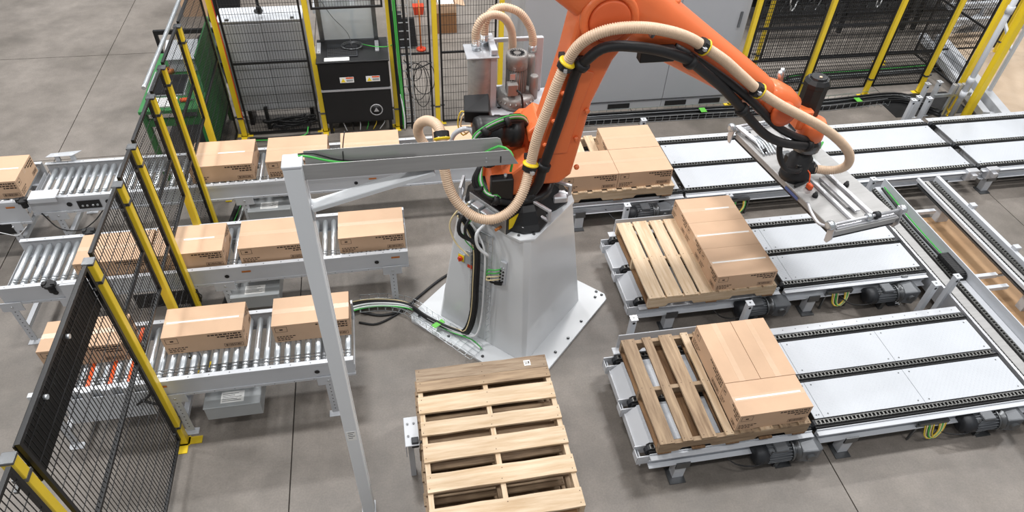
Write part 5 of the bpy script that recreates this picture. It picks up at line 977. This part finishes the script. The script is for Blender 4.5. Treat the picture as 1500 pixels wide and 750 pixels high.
# vertical cable ladder beside the cabinet
t = thing('cable_ladder', 'narrow grey cable ladder standing on the back fence with green cables', 'cable tray', (.2, 7.47, 0))
for x in (.155, .30): MB().box(x, x + .012, 7.48, 7.50, 0, 2.1).build('side_bar', 'galv', t)
for i in range(20): MB().box(.167, .30, 7.485, 7.493, .08 + .1 * i, .09 + .1 * i).build('rung', 'galv', t)
for i, (o, mt_n, r) in enumerate(((0, 'greencable', .009), (.02, 'greencable', .008), (-.022, 'rubber', .011), (.11, 'rubber', .016), (.035, 'rubber', .008), (-.04, 'rubber', .008))):
    MB().tube([(.155 + o, 7.465, .01), (.16 + o, 7.455, .3), (.15 + o, 7.46, 1.0), (.14 + o, 7.46, 2.1)], r, 7, .1).build('cable', mt_n, t)
MB().tube([(.17, 7.44, .01), (.175, 7.44, .2), (.15, 7.46, .5)], .01, 6).build('white_cable', 'whitecable', t)
t = thing('cable_loops', 'thin black cables hanging in loops on the back mesh', 'cables', (.38, 7.5, .35))
for i, (cx_, cz, rx, rz_) in enumerate(((.36, .62, .12, .25), (.42, .55, .10, .28), (.33, .75, .09, .12), (.45, .66, .13, .22))):
    MB().tube([(cx_ + rx * math.cos(a / 12 * 6.283), 7.515 + .005 * i, cz + rz_ * math.sin(a / 12 * 6.283)) for a in range(13)], .005, 6, .03).build('loop', 'rubber', t)
MB().tube([(.22, 7.51, .92), (.33, 7.5, .80), (.55, 7.51, .87)], .008, 6).build('strap', 'rubber', t)
# grey cabinet behind the fence at the left, with cables
t = thing('grey_locker', 'pale grey low cabinet with a light top behind the left part of the back fence', 'cabinet', (-1.33, 7.9, 0))
MB().box(-1.79, -.88, 7.74, 8.06, .22, 1.36).build('body', 'grey', t, .004); MB().box(-1.80, -.87, 7.72, 8.08, 1.36, 1.375).build('top', 'white', t, .003); MB().box(-1.77, -1.335, 7.728, 7.74, .24, 1.33).build('door', 'grey', t, .003); MB().box(-1.325, -.90, 7.728, 7.74, .24, 1.33).build('door', 'grey', t, .003)
for x in (-1.72, -.98): MB().box(x, x + .05, 7.78, 8.02, 0, .22).build('leg', 'black', t)
for x in (-1.7, -1.0): MB().box(x, x + .04, 7.73, 7.76, 1.375, 1.39).build('lift_eye', 'steel', t)
t = thing('cable_pile', 'pile of black cables on the floor behind the back mesh', 'cables', (-1.25, 7.68, 0))
for i in range(9):
    cx_, cy_, r = -1.28 + .05 * (i % 4), 7.66, .13 + .02 * (i % 5)
    MB().tube([(cx_ + r * 1.3 * math.cos(a / 10 * 6.283), cy_ + .05 * math.sin(a / 10 * 6.283 + i), .03 + .012 * i + .03 * math.sin(a * 1.3 + i) ** 2) for a in range(11)], .011, 6, .05).build('coil', 'rubber', t)
MB().tube([(-1.7, 7.45, .02), (-1.4, 7.42, .03), (-1.1, 7.44, .025), (-.85, 7.45, .02)], .012, 6).build('black_run', 'rubber', t); MB().tube([(-1.65, 7.40, .02), (-1.35, 7.36, .04), (-1.05, 7.40, .05), (-1.0, 7.5, .1)], .008, 6).build('green_run', 'greencable', t); MB().box(-1.5, -1.46, 7.66, 7.70, 0, .3).build('stake', 'black', t)
t = thing('gooseneck_lamp', 'black gooseneck lamp hanging above the pale grey cabinet', 'lamp', (-1.32, 7.85, 1.375))
MB().tube([(-1.36, 7.95, 1.385), (-1.36, 7.93, 1.9), (-1.35, 7.88, 2.0), (-1.33, 7.82, 1.9), (-1.325, 7.8, 1.48)], .012, 8).build('stem', 'black', t); MB().lathe([(.03, 0), (.035, .03), (.03, .07), (.012, .09)], (-1.325, 7.8, 1.42), (0, 0, 1), 12).build('head', 'black', t); MB().cyl((-1.36, 7.95, 1.375), (-1.36, 7.95, 1.39), .05, n=14).build('foot', 'black', t)
# things on the floor beyond
t = thing('open_carton', 'open cardboard carton with white contents on a brown stand beyond the back fence', 'box', (.98, 10.2, 0))
MB().box(.84, 1.14, 10.05, 10.35, 0, .32).build('stand', 'cartonin', t); b = MB(); b.box(.84, 1.14, 10.05, 10.06, .32, .46); b.box(.84, .85, 10.06, 10.35, .32, .46); b.box(1.13, 1.14, 10.06, 10.35, .32, .46); b.box(.85, 1.13, 10.06, 10.34, .32, .33); b.build('carton_body', 'carton', t); MB().bar((1.14, 10.2, .46), (1.27, 10.2, .42), .3, .006).build('flap', 'carton', t); MB().box(.87, 1.11, 10.1, 10.3, .38, .44).build('contents', 'paper', t)
t = thing('leaning_monitor', 'black monitor leaning on the floor beyond the narrow back mesh', 'monitor', (.3, 9.65, 0))
MB().bar((.32, 9.62, .02), (.30, 9.72, .42), .36, .05, (0, 1, 0)).build('panel', 'rubber', t, .006); MB().box(.16, .30, 9.68, 9.8, 0, .5).build('stand', 'motordark', t, .01)
t = thing('stanchion', 'thin orange stanchion beyond the back fence', 'post', (.55, 9.55, 0))
MB().cyl((.55, 9.55, .02), (.55, 9.55, .8), .011, n=8).build('pole', 'brass', t); MB().cyl((.55, 9.55, 0), (.55, 9.55, .025), .07, n=12).build('base', 'red', t)
one('red_bin', 'red', MB().loft([[(.54, 10.74, 0), (.68, 10.74, 0), (.68, 10.86, 0), (.54, 10.86, 0)], [(.52, 10.72, .13), (.70, 10.72, .13), (.70, 10.88, .13), (.52, 10.88, .13)]]), 'small red bin on the floor beyond the back fence', 'bin', (.6, 10.8, 0))
one('yellow_chain', 'yellowcable', MB().tube([(.75, 9.7, .95), (1.2, 9.75, .80), (1.7, 9.8, .92)], .012, 6), 'sagging yellow plastic chain beyond the back fence', 'chain', (1.2, 9.75, .8))
t = thing('carton_pile', 'open brown carton with yellow rolls at the top left beyond the fence', 'box', (-2.6, 11.3, 0))
MB().box(-3.0, -2.3, 11.0, 11.5, 0, .5).build('carton_body', 'carton', t); MB().box(-2.98, -2.32, 11.02, 11.48, .5, .51).build('flap', 'cartonin', t)
for i in range(3): MB().lathe([(.06, 0), (.06, .1)], (-2.85 + .17 * i, 11.15, .51), (0, 0, 1), 12).build('roll', ('yellow', 'rubber', 'yellow')[i], t)
# ------------------------------------------------------------------ green workbench
t = thing('workbench', 'green steel workbench with a green back panel outside the left fence', 'workbench', (-2.2, 7.3, 0))
MB().box(-2.56, -1.93, 6.72, 8.0, .86, .90).build('top', 'green', t, .004)
for x, y in ((-2.52, 6.76), (-1.97, 6.76), (-2.52, 7.96), (-1.97, 7.96)): MB().box(x - .025, x + .025, y - .025, y + .025, 0, .86).build('leg', 'green', t)
MB().box(-2.52, -1.97, 6.74, 6.78, .70, .78).build('apron', 'green', t); MB().box(-1.95, -1.93, 6.75, 7.98, .30, .86).build('side_sheet', 'green', t); MB().box(-1.945, -1.93, 7.05, 8.0, .90, 1.32).build('back_panel', 'green', t); MB().box(-2.54, -1.95, 6.8, 7.95, .2, .23).build('lower_shelf', 'black', t)
t = thing('label_printer', 'white printer with an open sloping lid on the green workbench', 'printer', (-2.2, 7.65, .9))
MB().box(-2.36, -2.08, 7.52, 7.86, .90, 1.06).build('case', 'white', t, .01); MB().bar((-2.22, 7.50, 1.06), (-2.22, 7.80, 1.15), .34, .015, (0, -.3, 1)).build('lid', 'white', t, .004)
t = thing('document_tray', 'grey document tray with papers on the green workbench', 'tray', (-2.3, 7.2, .9))
MB().box(-2.5, -2.12, 7.0, 7.45, .90, .915).build('tray_floor', 'boxgrey', t); MB().box(-2.5, -2.49, 7.0, 7.45, .915, .96).build('tray_side', 'boxgrey', t); MB().box(-2.13, -2.12, 7.0, 7.45, .915, .96).build('tray_side', 'boxgrey', t); MB().box(-2.46, -2.16, 7.02, 7.42, .915, .93).build('screen', 'darkglass', t)
one('paper_stack', 'paper', MB().box(-2.42, -2.2, 6.78, 6.96, .90, .915).box(-2.47, -2.3, 6.8, 6.94, .915, .922), 'loose white papers at the near edge of the green workbench', 'paper', (-2.3, 6.87, .9))
t = thing('hand_tool', 'small orange hand tool lying on the green workbench', 'tool', (-2.12, 6.88, .9))
MB().box(-2.17, -2.08, 6.86, 6.91, .90, .935).build('handle', 'orangebelt', t, .01); MB().cyl((-2.08, 6.885, .917), (-2.03, 6.885, .917), .008, n=8).build('tip', 'steel', t)
one('tape_roll', 'brass', MB().lathe([(.03, 0), (.055, 0), (.055, .05), (.03, .05), (.03, 0)], (-2.38, 7.52, .9), (0, 0, 1), 18), 'amber tape roll on the green workbench', 'tape', (-2.38, 7.52, .9))
t = thing('office_chair', 'black office chair beside the far end of the green workbench', 'chair', (-2.2, 9.15, 0))
MB().lathe([(0, .44), (.2, .44), (.24, .47), (.22, .52), (0, .53)], (-2.2, 9.15, 0), (0, 0, 1), 16).build('seat', 'rubber', t); MB().bar((-2.05, 9.35, .62), (-2.0, 9.42, 1.1), .42, .05, (0, 1, 0)).build('backrest', 'rubber', t, .02); MB().cyl((-2.2, 9.15, .1), (-2.2, 9.15, .44), .03, n=10).build('column', 'steel', t); MB().bar((-2.12, 9.25, .5), (-2.05, 9.36, .66), .05, .02).build('back_strut', 'steel', t)
for i in range(5): a = i * 1.2566; MB().bar((-2.2, 9.15, .09), (-2.2 + .28 * math.cos(a), 9.15 + .28 * math.sin(a), .06), .04, .03).build('base_arm', 'rubber', t); MB().lathe([(.01, -.02), (.03, -.018), (.03, .018), (.01, .02)], (-2.2 + .28 * math.cos(a), 9.15 + .28 * math.sin(a), .03), (math.sin(a), -math.cos(a), 0), 10).build('castor', 'rubber', t)
t = thing('pipe_rack', 'low black pipe rack standing behind the green workbench', 'rack', (-2.3, 8.5, 0))
for x in (-2.7, -1.95): MB().box(x - .02, x + .02, 8.48, 8.52, 0, .95).build('upright', 'black', t)
for z in (.45, .9): MB().box(-2.68, -1.97, 8.48, 8.52, z, z + .05).build('cross_bar', 'black', t)
for x in (-2.7, -1.95): MB().box(x - .02, x + .02, 8.35, 8.65, 0, .03).build('foot', 'black', t)
# ------------------------------------------------------------------ dark machines at the upper right
for i, (x0, x1, lb) in enumerate(((5.75, 7.15, 'left dark machine frame with amber plates behind the second fence'), (7.25, 8.5, 'middle dark machine frame with pale hoses behind the second fence'), (8.6, 9.9, 'right dark machine frame with a round reel behind the second fence'))):
    t = thing('machine', lb, 'machine', ((x0 + x1) / 2, 10.2, 0), 'dark machines')
    MB().box(x0, x1, 9.75, 10.9, .35, 1.25).build('body', 'blacksheet', t, .01)
    for x in (x0 + .05, x1 - .05):
        for y in (9.45, 10.8): MB().box(x - .03, x + .03, y - .03, y + .03, 0, 1.6).build('frame_post', 'black', t)
    for z in (.3, .75, 1.2): MB().box(x0, x1, 9.42, 9.48, z, z + .05).build('frame_rail', 'black', t)
    n = 5
    for k in range(n): xx = x0 + .1 + (x1 - x0 - .2) * k / n; MB().box(xx, xx + (x1 - x0 - .3) / n, 9.70, 9.75, .4, 1.2).build('door', 'blacksheet' if k % 2 else 'black', t, .006)
    for k in range(5): xx = x0 + .25 + .2 * k; MB().tube([(xx, 9.6, .9), (xx + .08, 9.5, .6), (xx + .2, 9.55, .35), (xx + .3, 9.6, .5)], .012, 6).build('hose', ('rubber', 'whitecable', 'rubber', 'steel', 'rubber')[k], t)
    if i == 0:
        for k in range(8): MB().box(6.05 + .05 * k + (.12 if k > 3 else 0), 6.08 + .05 * k + (.12 if k > 3 else 0), 9.66, 9.70, .85, .98).build('amber_plate', 'yellow', t)
    if i == 1:
        MB().lathe([(.05, 0), (.12, .02), (.12, .1), (.05, .12)], (8.25, 9.55, .75), (0, -1, 0), 18).build('reel', 'boxgrey', t); MB().tube([(8.1, 9.5, .8), (8.3, 9.42, .95), (8.45, 9.5, .6), (8.2, 9.45, .5)], .014, 6).build('pale_hose', 'creamcable', t)
    if i == 2: MB().lathe([(.08, 0), (.2, .02), (.2, .1), (.08, .12)], (9.2, 9.6, .8), (0, -1, 0), 20).build('reel', 'motordark', t)
t = thing('cable_tangle', 'tangle of dark cables on the floor behind the right back fence', 'cables', (6.4, 8.0, 0))
for i in range(8): MB().tube([(4.9 + .1 * (i % 3), 8.3 - .04 * i, .02), (5.1 + .05 * i, 7.95 + .03 * (i % 3), .03), (5.9, 7.98 + .03 * i, .02), (7.0, 8.02 + .028 * i, .02), (8.2, 8.05 + .03 * i, .02)], .009 + .002 * (i % 3), 6, .1).build('cable', ('rubber', 'steel', 'rubber', 'boxgrey', 'rubber', 'rubber', 'greencable', 'rubber')[i], t)
# rear lifting bow and stop of the robot base
MB().tube([(.44, 4.50, 1.56), (.46, 4.50, 1.82), (.56, 4.46, 1.92), (.62, 4.44, 1.88), (.68, 4.40, 1.62)], .02, 8).build('rear_bow', 'white', rob)
MB().lathe([(.07, 0), (.0, .13)], (.56, 4.42, 1.72), (0, 0, 1), 4, False).build('stop_cone', 'orange', rob)
